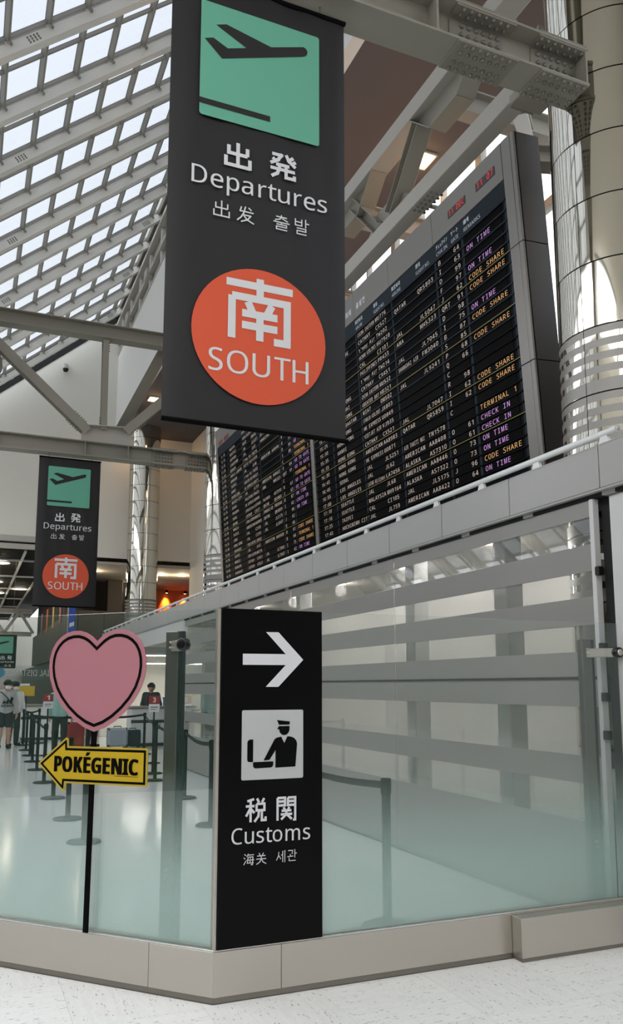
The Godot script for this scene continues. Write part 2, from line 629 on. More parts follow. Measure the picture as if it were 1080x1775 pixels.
func person(label: String, at: Vector3, turn: float, pose: Dictionary) -> Node3D:
	var t := thing("person", label, "person", at)
	t.rotation.y = turn
	var s: float = pose.get("scale", 1.0)
	var J := {}
	for e in [-1.0, 1.0]:
		var k := "l" if e < 0 else "r"
		J["hip" + k] = Vector3(0.09 * e, 0.93, 0)
		J["knee" + k] = Vector3(0.10 * e, 0.50, 0.015) + pose.get("knee" + k, Vector3.ZERO)
		J["ankle" + k] = Vector3(0.11 * e, 0.085, -0.02) + pose.get("ankle" + k, Vector3.ZERO)
		J["toe" + k] = J["ankle" + k] + Vector3(0.02 * e, -0.048, 0.165)
		J["sho" + k] = Vector3(0.185 * e, 1.395, 0)
		J["elb" + k] = Vector3(0.255 * e, 1.12, -0.02) + pose.get("elb" + k, Vector3.ZERO)
		J["wri" + k] = Vector3(0.27 * e, 0.885, 0.06) + pose.get("wri" + k, Vector3.ZERO)
	var hd: Vector3 = Vector3(0, 1.60, 0.02) + pose.get("head", Vector3.ZERO)
	var torso := [[Vector3(-0.07, 0.98, 0), Vector3(-0.085, 1.3, 0), 0.105, 0.112], [Vector3(0.07, 0.98, 0), Vector3(0.085, 1.3, 0), 0.105, 0.112], [Vector3(-0.15, 1.38, 0), Vector3(0.15, 1.38, 0), 0.072, 0.072]]
	var bones := torso.duplicate()
	bones += [[Vector3(0, 1.40, 0), hd + Vector3(0, -0.08, -0.01), 0.062, 0.056], [hd + Vector3(0, -0.035, 0.018), hd + Vector3(0, 0.045, -0.012), 0.078, 0.094], [hd + Vector3(0, -0.085, 0.062), hd + Vector3(0, -0.05, 0.06), 0.038, 0.045], [hd + Vector3(0, -0.03, 0.1), hd + Vector3(0, 0.0, 0.094), 0.016, 0.010]]
	for e in [-1.0, 1.0]:
		var k := "l" if e < 0 else "r"
		bones += [[J["hip" + k], J["knee" + k], 0.088, 0.058], [J["knee" + k], J["knee" + k].lerp(J["ankle" + k], 0.35), 0.056, 0.058], [J["knee" + k].lerp(J["ankle" + k], 0.35), J["ankle" + k], 0.058, 0.037], [J["ankle" + k] + Vector3(0, -0.04, -0.02), J["toe" + k], 0.040, 0.030]]
		bones += [[J["sho" + k], J["elb" + k], 0.056, 0.042], [J["elb" + k], J["wri" + k], 0.043, 0.028], [hd + Vector3(0.094 * e, -0.03, -0.005), hd + Vector3(0.098 * e, 0.02, -0.012), 0.014, 0.018]]
	var b := obj("body", body_mesh(bones, 0.021), pose.get("skin", M.skin), t, true)
	for k in ["l", "r"]:
		obj("hand", body_mesh(hand_bones(J["wri" + k], -1.0 if k == "l" else 1.0), 0.0065, 0.008), M.skin, b, true)
	var top := torso.duplicate()
	for q in top.size():
		top[q] = [top[q][0] + Vector3(0, -0.03 if q < 2 else 0.0, 0), top[q][1], top[q][2] + 0.02, top[q][3] + 0.018]
	for k in ["l", "r"]:
		top += [[J["sho" + k], J["elb" + k], 0.075, 0.062], [J["elb" + k], J["elb" + k].lerp(J["wri" + k], 0.92), 0.062, 0.05]]
	obj("top", body_mesh(top, 0.021), pose.top, t, true)
	var low := [[J.hipl + Vector3(0.02, 0.05, 0), J.hipr + Vector3(-0.02, 0.05, 0), 0.108, 0.108]]
	for k in ["l", "r"]:
		if pose.get("shorts", false):
			low.append([J["hip" + k], J["hip" + k].lerp(J["knee" + k], 0.78), 0.108, 0.098])
		else:
			low += [[J["hip" + k], J["knee" + k], 0.102, 0.08], [J["knee" + k], J["ankle" + k] + Vector3(0, 0.03, 0), 0.08, 0.066]]
	obj("shorts" if pose.get("shorts", false) else "trousers", body_mesh(low, 0.021), pose.low, t, true)
	for k in ["l", "r"]:
		obj("shoe", body_mesh([[J["ankle" + k] + Vector3(0, -0.025, -0.025), J["ankle" + k] + Vector3(0, -0.03, 0.03), 0.052, 0.050], [J["ankle" + k] + Vector3(0, -0.045, 0), J["toe" + k] + Vector3(0, 0.004, 0.01), 0.044, 0.036]], 0.013), M.black_matte, t, true)
	obj("hair", body_mesh([[hd + Vector3(0, 0.055, -0.03), hd + Vector3(0, 0.06, 0.035), 0.098, 0.084], [hd + Vector3(-0.02, 0.0, -0.05), hd + Vector3(0.02, 0.0, -0.05), 0.085, 0.085], [hd + Vector3(-0.07, 0.05, 0.02), hd + Vector3(0.07, 0.05, 0.02), 0.05, 0.05]], 0.014), M.hair, t, true)
	for e in [-1.0, 1.0]:
		obj("eye", body_mesh([[hd + Vector3(0.030 * e, 0.004, 0.082), hd + Vector3(0.042 * e, 0.004, 0.079), 0.008, 0.008]], 0.004, 0.004), M.hair, b, true)
	if pose.get("mask", false):
		obj("face_mask", body_mesh([[hd + Vector3(-0.045, -0.055, 0.075), hd + Vector3(0.045, -0.055, 0.075), 0.036, 0.036], [hd + Vector3(0, -0.05, 0.086), hd + Vector3(0, -0.07, 0.082), 0.034, 0.034]], 0.01), M.whitecloth, t, true)
	t.scale = Vector3(s, s, s)
	return t

# ---------------------------------------------------------------- the scene
const ROOF_M := 0.8426
const ORDER := ["nearest", "second nearest", "third nearest", "fourth nearest", "fifth nearest", "sixth nearest", "farthest"]
func roof_y(x: float) -> float:                # underside of the glazing
	return 15.035 + ROOF_M * (x - 4.526)

func lamp_light(at: Vector3, e: float, c := Color(1, 0.9, 0.75), size := 0.08) -> void:
	var l := OmniLight3D.new()
	l.name = "lamp_light"
	l.position = at
	l.light_energy = e
	l.light_color = c
	l.light_size = size
	l.omni_range = 40
	l.omni_attenuation = 2
	l.shadow_enabled = true
	add_child(l, true)

func area_light(at: Vector3, size: Vector2, e: float, dir: Vector3, c := Color(1, 0.97, 0.92)) -> void:
	var l := AreaLight3D.new()
	l.name = "area_light"
	l.position = at
	l.area_size = size
	l.light_energy = e
	l.light_color = c
	l.shadow_enabled = true
	l.area_range = 60
	l.area_attenuation = 2
	var z := -dir.normalized()
	var x := Vector3.UP.cross(z) if absf(z.y) < 0.9 else Vector3.RIGHT
	l.basis = Basis(x.normalized(), z.cross(x).normalized(), z)
	add_child(l, true)

func _ready() -> void:
	rng.seed = 11
	# camera: a shifted lens, because the photograph is a cut from a taller frame
	var cam := Camera3D.new()
	cam.name = "camera"
	cam.projection = Camera3D.PROJECTION_FRUSTUM
	cam.keep_aspect = Camera3D.KEEP_HEIGHT
	cam.near = 0.05
	cam.far = 300.0
	cam.size = 0.05 * 1775.0 / 1408.0
	cam.frustum_offset = Vector2(0, 0.05 * 97.5 / 1408.0)
	cam.position = Vector3(0, 1.55, 0)
	cam.basis = Basis(Vector3.UP, deg_to_rad(-22.9)) * Basis(Vector3.RIGHT, deg_to_rad(8.28))
	add_child(cam)
	cam.current = true
	# overcast daylight
	var env := Environment.new()
	env.background_mode = Environment.BG_SKY
	var sky := Sky.new()
	var sm := ProceduralSkyMaterial.new()
	sm.sky_top_color = Color(0.85, 0.885, 0.93)
	sm.sky_horizon_color = Color(0.92, 0.935, 0.95)
	sm.sky_curve = 0.3
	sm.ground_bottom_color = Color(0.55, 0.55, 0.54)
	sm.ground_horizon_color = Color(0.68, 0.69, 0.70)
	sm.sky_energy_multiplier = 1.0
	sm.ground_energy_multiplier = 1.0
	sky.sky_material = sm
	env.sky = sky
	env.background_energy_multiplier = 1.0
	env.tonemap_mode = Environment.TONE_MAPPER_LINEAR
	env.tonemap_exposure = 3.4
	env.sdfgi_enabled = true
	env.ssao_enabled = true
	env.ssil_enabled = true
	var we := WorldEnvironment.new()
	we.name = "world_environment"
	we.environment = env
	add_child(we)
	make_materials()
	build_setting()
	build_skylight()
	build_trusses()
	build_columns()
	build_balcony()
	build_partition()
	build_board()
	build_barrier()
	build_banners()
	build_promo_sign()
	build_queue()
	build_far()

# ---------------------------------------------------------------- floor, walls, ceilings
func build_setting() -> void:
	var fl := struct("floor", span(Vector3(-8, -0.3, -62), Vector3(12, -0.004, 13)), M.floor)
	var front := PackedVector2Array([Vector2(1.21, -4.11), Vector2(7.19, -4.11), Vector2(7.19, 12), Vector2(-7.1, 12), Vector2(-7.1, -12.93)])
	var bed := st_new()
	prism(bed, front, Transform3D(Basis(Vector3.RIGHT, Vector3.FORWARD * -1.0, Vector3.UP), Vector3.ZERO), -0.0035, -0.0015)
	struct("grout_bed", bed, M.grout, fl)
	var rest := [st_new(), st_new()]
	for i in range(-14, 11):
		for j in range(-26, 15):
			var x0 := 1.16 + 0.61 * i
			var z0 := -3.475 + 0.61 * -j
			var cell := PackedVector2Array([Vector2(x0 + 0.0008, z0 + 0.0008), Vector2(x0 + 0.6092, z0 + 0.0008), Vector2(x0 + 0.6092, z0 + 0.6092), Vector2(x0 + 0.0008, z0 + 0.6092)])
			var turned := (i + j) % 2 != 0
			for part in Geometry2D.intersect_polygons(cell, front):
				var near: bool = i >= -4 and i <= 5 and j >= -3 and j <= 4
				var st: SurfaceTool = st_new() if near else rest[1 if turned else 0]
				var p: PackedVector2Array = part
				if Geometry2D.is_polygon_clockwise(p):
					p.reverse()
				var idx := Geometry2D.triangulate_polygon(p)
				var off := Vector2(fposmod(i * 0.37 + j * 0.21, 1.0), fposmod(j * 0.53 + i * 0.11, 1.0))
				for k in range(0, idx.size(), 3):
					var t := [p[idx[k]], p[idx[k + 1]], p[idx[k + 2]]]
					if (t[1] - t[0]).cross(t[2] - t[0]) < 0:
						t.reverse()
					for v in t:
						var q: Vector2 = (v - Vector2(x0, z0)) / 0.61
						st.set_uv((Vector2(q.y, q.x) if turned else q) + off)
						st.add_vertex(Vector3(v.x, 0.0, v.y))
				for k in p.size():
					var a := p[k]
					var b := p[(k + 1) % p.size()]
					quad(st, Vector3(a.x, 0, a.y), Vector3(b.x, 0, b.y), Vector3(b.x, -0.002, b.y), Vector3(a.x, -0.002, a.y))
				if near:
					struct("tile", st, M.tile_b if turned else M.tile, fl)
	for k in 2:
		var o := struct("tile", rest[k], M.tile_b if k else M.tile, fl)
		o.set_meta("kind", "stuff")
	# end wall of the hall under the glazed slope
	var st := st_new()
	prism(st, pl("-5.45,6.5 2.6,6.5 2.6,5.77 8,5.77 8,10.6 4.6,10.6 4.6,14.97"), Transform3D(Basis.IDENTITY, Vector3(0, 0, -28.6)), 0.0, 0.3)
	struct("wall_end", st, M.wall)
	st = st_new()
	sp(st, Vector3(-7.2, 6.3, -28.3), Vector3(2.6, 6.5, -28.14), 0.01)
	sp(st, Vector3(-7.2, 6.06, -28.3), Vector3(2.6, 6.24, -28.2), 0.01)
	struct("trim_1", st, M.steel_light)
	struct("trim_2", span(Vector3(2.62, 5.70, -28.3), Vector3(8, 5.80, -28.2), 0.01), M.soffit_pale)
	st = st_new()
	sp(st, Vector3(7.2, 0, -28.3), Vector3(7.5, 6.0, 13))
	sp(st, Vector3(7.2, 6.0, -28.3), Vector3(7.5, 10.4, -21.5))
	struct("wall_right", st, M.wall)
	struct("wall_upper", span(Vector3(4.42, 10.4, -28.3), Vector3(4.6, 13.3, 13)), M.wall_white)
	struct("ceiling", span(Vector3(4.6, 10.4, -28.3), Vector3(7.35, 10.6, 13)), M.soffit)
	# strip of framing between the white upper wall and the glazing
	var fr := shell("trim_3")
	st = st_new()
	sp(st, Vector3(4.5, 13.3, -28.3), Vector3(4.6, 15.1, 13))
	struct("back_panel", st, M.soffit_pale, fr)
	st = st_new()
	sp(st, Vector3(4.36, 13.72, -28.3), Vector3(4.5, 13.82, 13), 0.01)
	sp(st, Vector3(4.32, 14.4, -28.3), Vector3(4.5, 14.52, 13), 0.01)
	sp(st, Vector3(4.40, 13.28, -28.3), Vector3(4.5, 13.34, 13), 0.01)
	struct("rail", st, M.steel_light, fr)
	for k in 26:
		var z := -(13.6 + 1.556 * (k - 16))
		if z < -28.2:
			continue
		struct("upright", span(Vector3(4.41, 13.3, z - 0.04), Vector3(4.5, 14.5, z + 0.04), 0.006), M.wall_white, fr)
		if k % 2 == 0:
			struct("bracket", span(Vector3(4.28, 13.6, z - 0.2), Vector3(4.5, 13.9, z + 0.2), 0.02), M.steel_light, fr)
	# wide windows outside the frame, where the hall's daylight comes from
	for w in [["window_2", Vector3(7.2, 6.0, -21.5), Vector3(7.2, 10.4, 13), 2]]:
		var o := shell(w[0])
		var a: Vector3 = w[1]
		var b: Vector3 = w[2]
		st = st_new()
		var z := a.z
		var k := 0
		while z < b.z:
			var wd := 0.16 if k % 3 == 0 else 0.05
			sp(st, Vector3(a.x - 0.06, a.y, z), Vector3(a.x + 0.06, b.y, z + wd), 0.005)
			z += 0.75 if k % 3 == 1 else 1.05
			k += 1
		for y in [a.y, lerpf(a.y, b.y, 0.5), b.y - 0.12]:
			sp(st, Vector3(a.x - 0.07, y, a.z), Vector3(a.x + 0.07, y + 0.12, b.z), 0.005)
		struct("frame", st, M.steel_light, o)
		struct("pane", span(Vector3(a.x - 0.006, a.y, a.z), Vector3(a.x + 0.006, b.y, b.z)), M.sky_pane, o)
	st = st_new()
	sp(st, Vector3(-7.45, 0, -28.3), Vector3(-7.2, 5.3, 13))
	sp(st, Vector3(-7.45, 0, -62), Vector3(-7.2, 6.5, -28.3))
	struct("wall_left", st, M.wall)  # out of view; solid and pale for what the column mirrors
	st = st_new()
	prism(st, pl("-7.45,0 7.5,0 7.5,10.6 4.6,10.6 4.6,15.4 -7.45,5.0"), Transform3D(Basis.IDENTITY, Vector3(0, 0, 13)), 0.0, 0.3)
	struct("wall_back", st, M.wall)  # out of view behind the camera; solid wall for the reflections
	struct("unseen_wall_left_lower", span(Vector3(-7.2, 0, -28.2), Vector3(-7.1, 3.4, 12.99)), M.unseen_wall_dark)  # out of view; placed to darken the mirror reflections
	struct("unseen_wall_back_lower", span(Vector3(-7.1, 0, 12.88), Vector3(7.19, 3.4, 12.99)), M.unseen_wall_dark)  # likewise unseen, dark for the lower part of the reflections
	# soffit lamps
	var lamp_say := ["square warm lamp in the brown soffit between the truss diagonals over the board", "square warm lamp in the soffit above the far truss brace", "farthest square warm lamp in the soffit, at the end wall", "square warm lamp in the soffit over the board's far half"]
	var lamp_at := [Vector3(6.6, 10.4, -10.9), Vector3(4.95, 10.4, -24.2), Vector3(5.2, 10.4, -28.0), Vector3(6.6, 10.4, -17.0)]
	for lk in lamp_at.size():
		var p: Vector3 = lamp_at[lk]
		var t := thing("downlight", lamp_say[lk], "ceiling lamp", p, "soffit downlights")
		st = st_new()
		for s in [[-0.2, 0.0, 0.03, 0.4], [0.2, 0.0, 0.03, 0.4], [0.0, -0.2, 0.43, 0.03], [0.0, 0.2, 0.43, 0.03]]:
			bx(st, p + Vector3(s[0], -0.02, s[1]), Vector3(s[2], 0.04, s[3]), Basis.IDENTITY, 0.004)
		obj("trim_ring", st, M.white_metal, t)
		obj("lamp_lens", box(p + Vector3(0, -0.012, 0), Vector3(0.37, 0.02, 0.37), 0.004), M.lamp_warm, t)
		lamp_light(p + Vector3(0, -0.12, 0), 0.1, Color(1, 0.82, 0.6), 0.15)

	# added fill light panels over the left side, outside the frame
	for k in 7:
		var c := Vector3(-2.6, 8.0, 9.0 - 5.4 * k)
		var t := thing("added_light_panel", "large added fill light panel hung from the glazed slope over the hall's left side", "ceiling lamp", c, "added fill panels under the glazing")
		var dn := Vector3(0.42, -0.9, 0).normalized()
		var b := Basis(Vector3(0, 0, 1), dn.cross(Vector3(0, 0, 1)) * -1.0, -dn)
		b = Basis(Vector3(0, 0, 1), (-dn).cross(Vector3(0, 0, 1)), -dn)
		st = st_new()
		bx(st, c, Vector3(4.7, 1.7, 0.06), b, 0.01)
		for s in [-0.84, 0.84]:
			bx(st, c + b * Vector3(0, s, 0.03), Vector3(4.7, 0.02, 0.1), b, 0.004)
		obj("housing", st, M.white_metal, t)
		obj("added_lamp_diffuser", box(c + dn * 0.035, Vector3(4.6, 1.6, 0.008), 0.002, b), M.added_fill_glow, t)
		for s in [-1.6, 1.6]:
			st = st_new()
			tube(st, [c + Vector3(0, 0.02, s), Vector3(-2.6, 8.95, c.z + s)], 0.01, 6)
			obj("hanger_rod", st, M.steel, t)
		area_light(c + dn * 0.06, Vector2(1.6, 4.6), 11.0 if k < 3 else 5.2, dn, Color(0.985, 0.985, 1.0))

# ---------------------------------------------------------------- glazed slope
func build_skylight() -> void:
	var o := shell("window_1")
	var up := Vector3(-ROOF_M, 1, 0).normalized()
	var sl := Vector3(1, ROOF_M, 0).normalized()
	var xa := -7.25
	var xb := 4.42
	var zs := []
	for k in range(-5, 10):
		zs.append(-(13.6 + 1.556 * k))
	for i in zs.size():
		var z: float = zs[i]
		var st := st_new()
		# rafter: box girder with a lip, hung under the glazing
		bar(st, Vector3(xa, roof_y(xa), z) - up * 0.115, Vector3(xb, roof_y(xb), z) - up * 0.115, 0.12, 0.17, up, 0.006)
		bar(st, Vector3(xa, roof_y(xa), z) - up * 0.205, Vector3(xb, roof_y(xb), z) - up * 0.205, 0.17, 0.02, up, 0.004)
		struct("rafter", st, M.rafter, o)
		if i % 2 == 0:
			st = st_new()
			for xj in [0.35, 3.9]:
				for a in [-0.09, -0.03, 0.03, 0.09]:
					for b in [-0.07, -0.11, -0.15]:
						lathe(st, [Vector2(0.016, 0), Vector2(0.014, 0.012), Vector2(0, 0.014)], Vector3(xj, roof_y(xj), z + 0.06) + sl * a + up * b, 6, 0, TAU, Basis(sl, Vector3(0, 0, 1), sl.cross(Vector3(0, 0, 1))))
			struct("bolt", st, M.bolt, o)
	var xs := []
	for k in range(-12, 8):
		xs.append(0.05 + 0.58 * k)
	for x in xs:
		var st := st_new()
		bx(st, Vector3(x, roof_y(x), -17.2) + up * 0.02, Vector3(0.045, 0.12, 22.4), Basis(sl, up, Vector3(0, 0, 1)), 0.004)
		struct("mullion", st, M.mullion, o)
		st = st_new()
		for z in zs:
			bx(st, Vector3(x, roof_y(x), z + 0.09) - up * 0.055, Vector3(0.04, 0.08, 0.05), Basis(sl, up, Vector3(0, 0, 1)), 0.006)
		struct("clip", st, M.mullion, o)
	for i in zs.size() - 1:
		var z0: float = zs[i]
		var z1: float = zs[i + 1]
		var st := st_new()
		for e in [[0.42, 0.035, 0.0], [0.04, 0.03, 0.0], [0.95, 0.03, 0.0]]:
			var z := lerpf(z0, z1, e[0])
			bar(st, Vector3(xa, roof_y(xa), z) + up * 0.03, Vector3(xb, roof_y(xb), z) + up * 0.03, 0.045, 0.06, up)
		struct("transom", st, M.mullion, o)
		for k in xs.size() - 1:
			var xm: float = (xs[k] + xs[k + 1]) * 0.5
			struct("pane", box(Vector3(xm, roof_y(xm), (z0 + z1) * 0.5) + up * 0.05, Vector3(0.72, 0.012, 1.5), 0, Basis(sl, up, Vector3(0, 0, 1))), M.roof_pane, o)
	var st2 := st_new()
	bx(st2, Vector3(-1.4, roof_y(-1.4), 3.5) + up * 0.05, Vector3(15.2, 0.2, 19.2), Basis(sl, up, Vector3(0, 0, 1)))
	struct("unseen_ceiling_slope", st2, M.wall)  # out of view; opaque so the column mirrors less sky
	st2 = st_new()
	bar(st2, Vector3(4.36, roof_y(4.36) - 0.04, -28.3), Vector3(4.36, roof_y(4.36) - 0.04, 13), 0.22, 0.1, up, 0.01)
	struct("ridge_plate", st2, M.steel_dark, o)
	# closing strip at the ridge and dark strips put in for the shaded gap at the end wall
	st2 = st_new()
	prism(st2, PackedVector2Array([Vector2(-7.2, roof_y(-7.2) - 0.5), Vector2(4.42, roof_y(4.42) - 0.5), Vector2(4.42, roof_y(4.42) + 0.4), Vector2(-7.2, roof_y(-7.2) + 0.4)]), Transform3D(Basis.IDENTITY, Vector3(0, 0, -28.8)), 0.0, 0.18)
	struct("end_closure", st2, M.gap, o)
	st2 = st_new()
	prism(st2, PackedVector2Array([Vector2(-5.3, roof_y(-5.3) - 0.33), Vector2(4.42, roof_y(4.42) - 0.33), Vector2(4.42, roof_y(4.42) - 0.1), Vector2(-5.3, roof_y(-5.3) - 0.1)]), Transform3D(Basis.IDENTITY, Vector3(0, 0, -28.3)), 0.0, 0.03)
	struct("shadow_gap", st2, M.gap, o)
	st2 = st_new()
	for k in 18:
		var x := -7.0 + 0.66 * k
		bx(st2, Vector3(x, roof_y(x) - 0.12, -28.45), Vector3(0.05, 0.22, 0.08))
	struct("cleat", st2, M.mullion, o).set_meta("kind", "stuff")
	st2 = st_new()
	sp(st2, Vector3(4.42, 14.8, -28.6), Vector3(4.7, 15.75, 13))
	struct("ridge_cap", st2, M.steel_dark, o)

# ---------------------------------------------------------------- trusses
func bolts(st: SurfaceTool, o: Vector3, ux: Vector3, uy: Vector3, nx: int, ny: int, dx: float, dy: float, r := 0.018) -> void:
	var n := ux.cross(uy).normalized()
	var b := Basis(ux.normalized(), n, ux.normalized().cross(n))
	for i in nx:
		for j in ny:
			var p := o + ux * (dx * (i - (nx - 1) * 0.5)) + uy * (dy * (j - (ny - 1) * 0.5))
			lathe(st, [Vector2(r * 1.15, 0), Vector2(r * 1.1, 0.012), Vector2(r * 0.6, 0.02), Vector2(0, 0.022)], p, 7, 0, TAU, b)

func make_truss(z: float, label: String, xe := 4.47) -> Node3D:
	var t := thing("roof_truss", label, "truss", Vector3(-2.4, 6.62, z))
	var cy := 6.62
	var st := st_new()
	hbeam(st, Vector3(-6.9, cy, z), Vector3(xe, cy, z), Vector3.UP, 0.3, 0.34)
	obj("bottom_chord", st, M.steel, t)
	for x in [-1.4, 0.3, 2.1, 3.02, xe - 0.02]:
		st = st_new()
		sp(st, Vector3(x - 0.008, cy - 0.148, z - 0.145), Vector3(x + 0.008, cy + 0.148, z + 0.145))
		obj("stiffener", st, M.steel, t)
	st = st_new()
	hbeam(st, Vector3(-2.4, 9.31, z), Vector3(4.42, 9.36, z), Vector3.UP, 0.3, 0.32)
	obj("top_chord", st, M.steel, t)
	for s in [[Vector3(2.48, 7.1, z), Vector3(2.46, 9.16, z), 0.13, 0.2], [Vector3(2.15, 7.02, z), Vector3(-0.35, 9.24, z), 0.2, 0.24], [Vector3(2.95, 7.1, z), Vector3(4.42, 8.62, z), 0.2, 0.24], [Vector3(-1.9, 7.0, z), Vector3(-0.3, 9.2, z), 0.2, 0.24]]:
		st = st_new()
		hbeam(st, s[0], s[1], Vector3(0, 0, 1), s[2], s[3], 0.02, 0.014)
		obj("web_member", st, M.steel, t)
	st = st_new()
	hbeam(st, Vector3(2.88, 7.2, z - 0.5), Vector3(3.84, 9.3, z - 0.5), Vector3(0, 0, 1), 0.24, 0.26, 0.02, 0.014)
	obj("brace", st, M.steel_dark, t)
	st = st_new()
	prism(st, pl("2.02,6.78 3.08,6.78 3.08,7.06 2.92,7.2 2.16,7.16 2.02,7.0"), Transform3D(Basis.IDENTITY, Vector3(0, 0, z)), -0.012, 0.012)
	prism(st, pl("2.16,7.14 2.92,7.18 2.92,7.2 2.16,7.16"), Transform3D(Basis.IDENTITY, Vector3(0, 0, z)), -0.14, 0.14)
	obj("gusset", st, M.steel_light, t)
	st = st_new()
	for x in [xe - 1.27, xe - 0.49]:
		sp(st, Vector3(x, cy - 0.186, z - 0.152), Vector3(x + 0.56 if x < xe - 1.0 else xe - 0.01, cy - 0.168, z + 0.152), 0.004)
		sp(st, Vector3(x, cy + 0.168, z - 0.15), Vector3(x + 0.56 if x < xe - 1.0 else xe - 0.01, cy + 0.186, z + 0.15), 0.004)
		for zz in [0.09, -0.09]:
			sp(st, Vector3(x, cy + 0.132, z + zz - 0.055), Vector3(x + 0.56 if x < xe - 1.0 else xe - 0.01, cy + 0.15, z + zz + 0.055), 0.004)
		sp(st, Vector3(x, cy - 0.12, z + 0.006), Vector3(x + 0.5, cy + 0.12, z + 0.02), 0.004)
	obj("splice_plate", st, M.steel_dark, t)
	st = st_new()
	for x in [xe - 0.99, xe - 0.25]:
		bolts(st, Vector3(x, cy - 0.186, z + 0.085), Vector3.RIGHT, Vector3(0, 0, 1), 7, 2, 0.068, 0.07)
		bolts(st, Vector3(x, cy - 0.186, z - 0.085), Vector3.RIGHT, Vector3(0, 0, 1), 7, 2, 0.068, 0.07)
		bolts(st, Vector3(x, cy + 0.132, z + 0.09), Vector3.RIGHT, Vector3(0, 0, 1), 7, 2, 0.068, 0.055, 0.015)
		bolts(st, Vector3(x, cy + 0.186, z), Vector3.RIGHT, Vector3(0, 0, -1), 7, 4, 0.068, 0.07, 0.015)
		bolts(st, Vector3(x, cy, z + 0.02), Vector3.RIGHT, Vector3.UP, 6, 3, 0.068, 0.075)
	for e in [[Vector3(1.9, 7.245, z), Vector3(-0.747, 0.664, 0)], [Vector3(3.2, 7.36, z), Vector3(0.69, 0.72, 0)]]:
		var u: Vector3 = e[1]
		bolts(st, e[0] + Vector3(0, 0, 0.014), u, Vector3(-u.y, u.x, 0), 5, 3, 0.07, 0.055, 0.015)
		for sd in [-1.0, 1.0]:
			bolts(st, e[0] + Vector3(-u.y, u.x, 0) * 0.125 * sd, u, Vector3(0, 0, -1.0) * sd, 6, 2, 0.06, 0.1, 0.012)
	for y in [7.28, 9.02]:
		bolts(st, Vector3(2.47, y, z + 0.012), Vector3.RIGHT, Vector3.UP, 3, 4, 0.075, 0.06, 0.014)
	obj("bolt", st, M.bolt, t).set_meta("kind", "stuff")
	return t

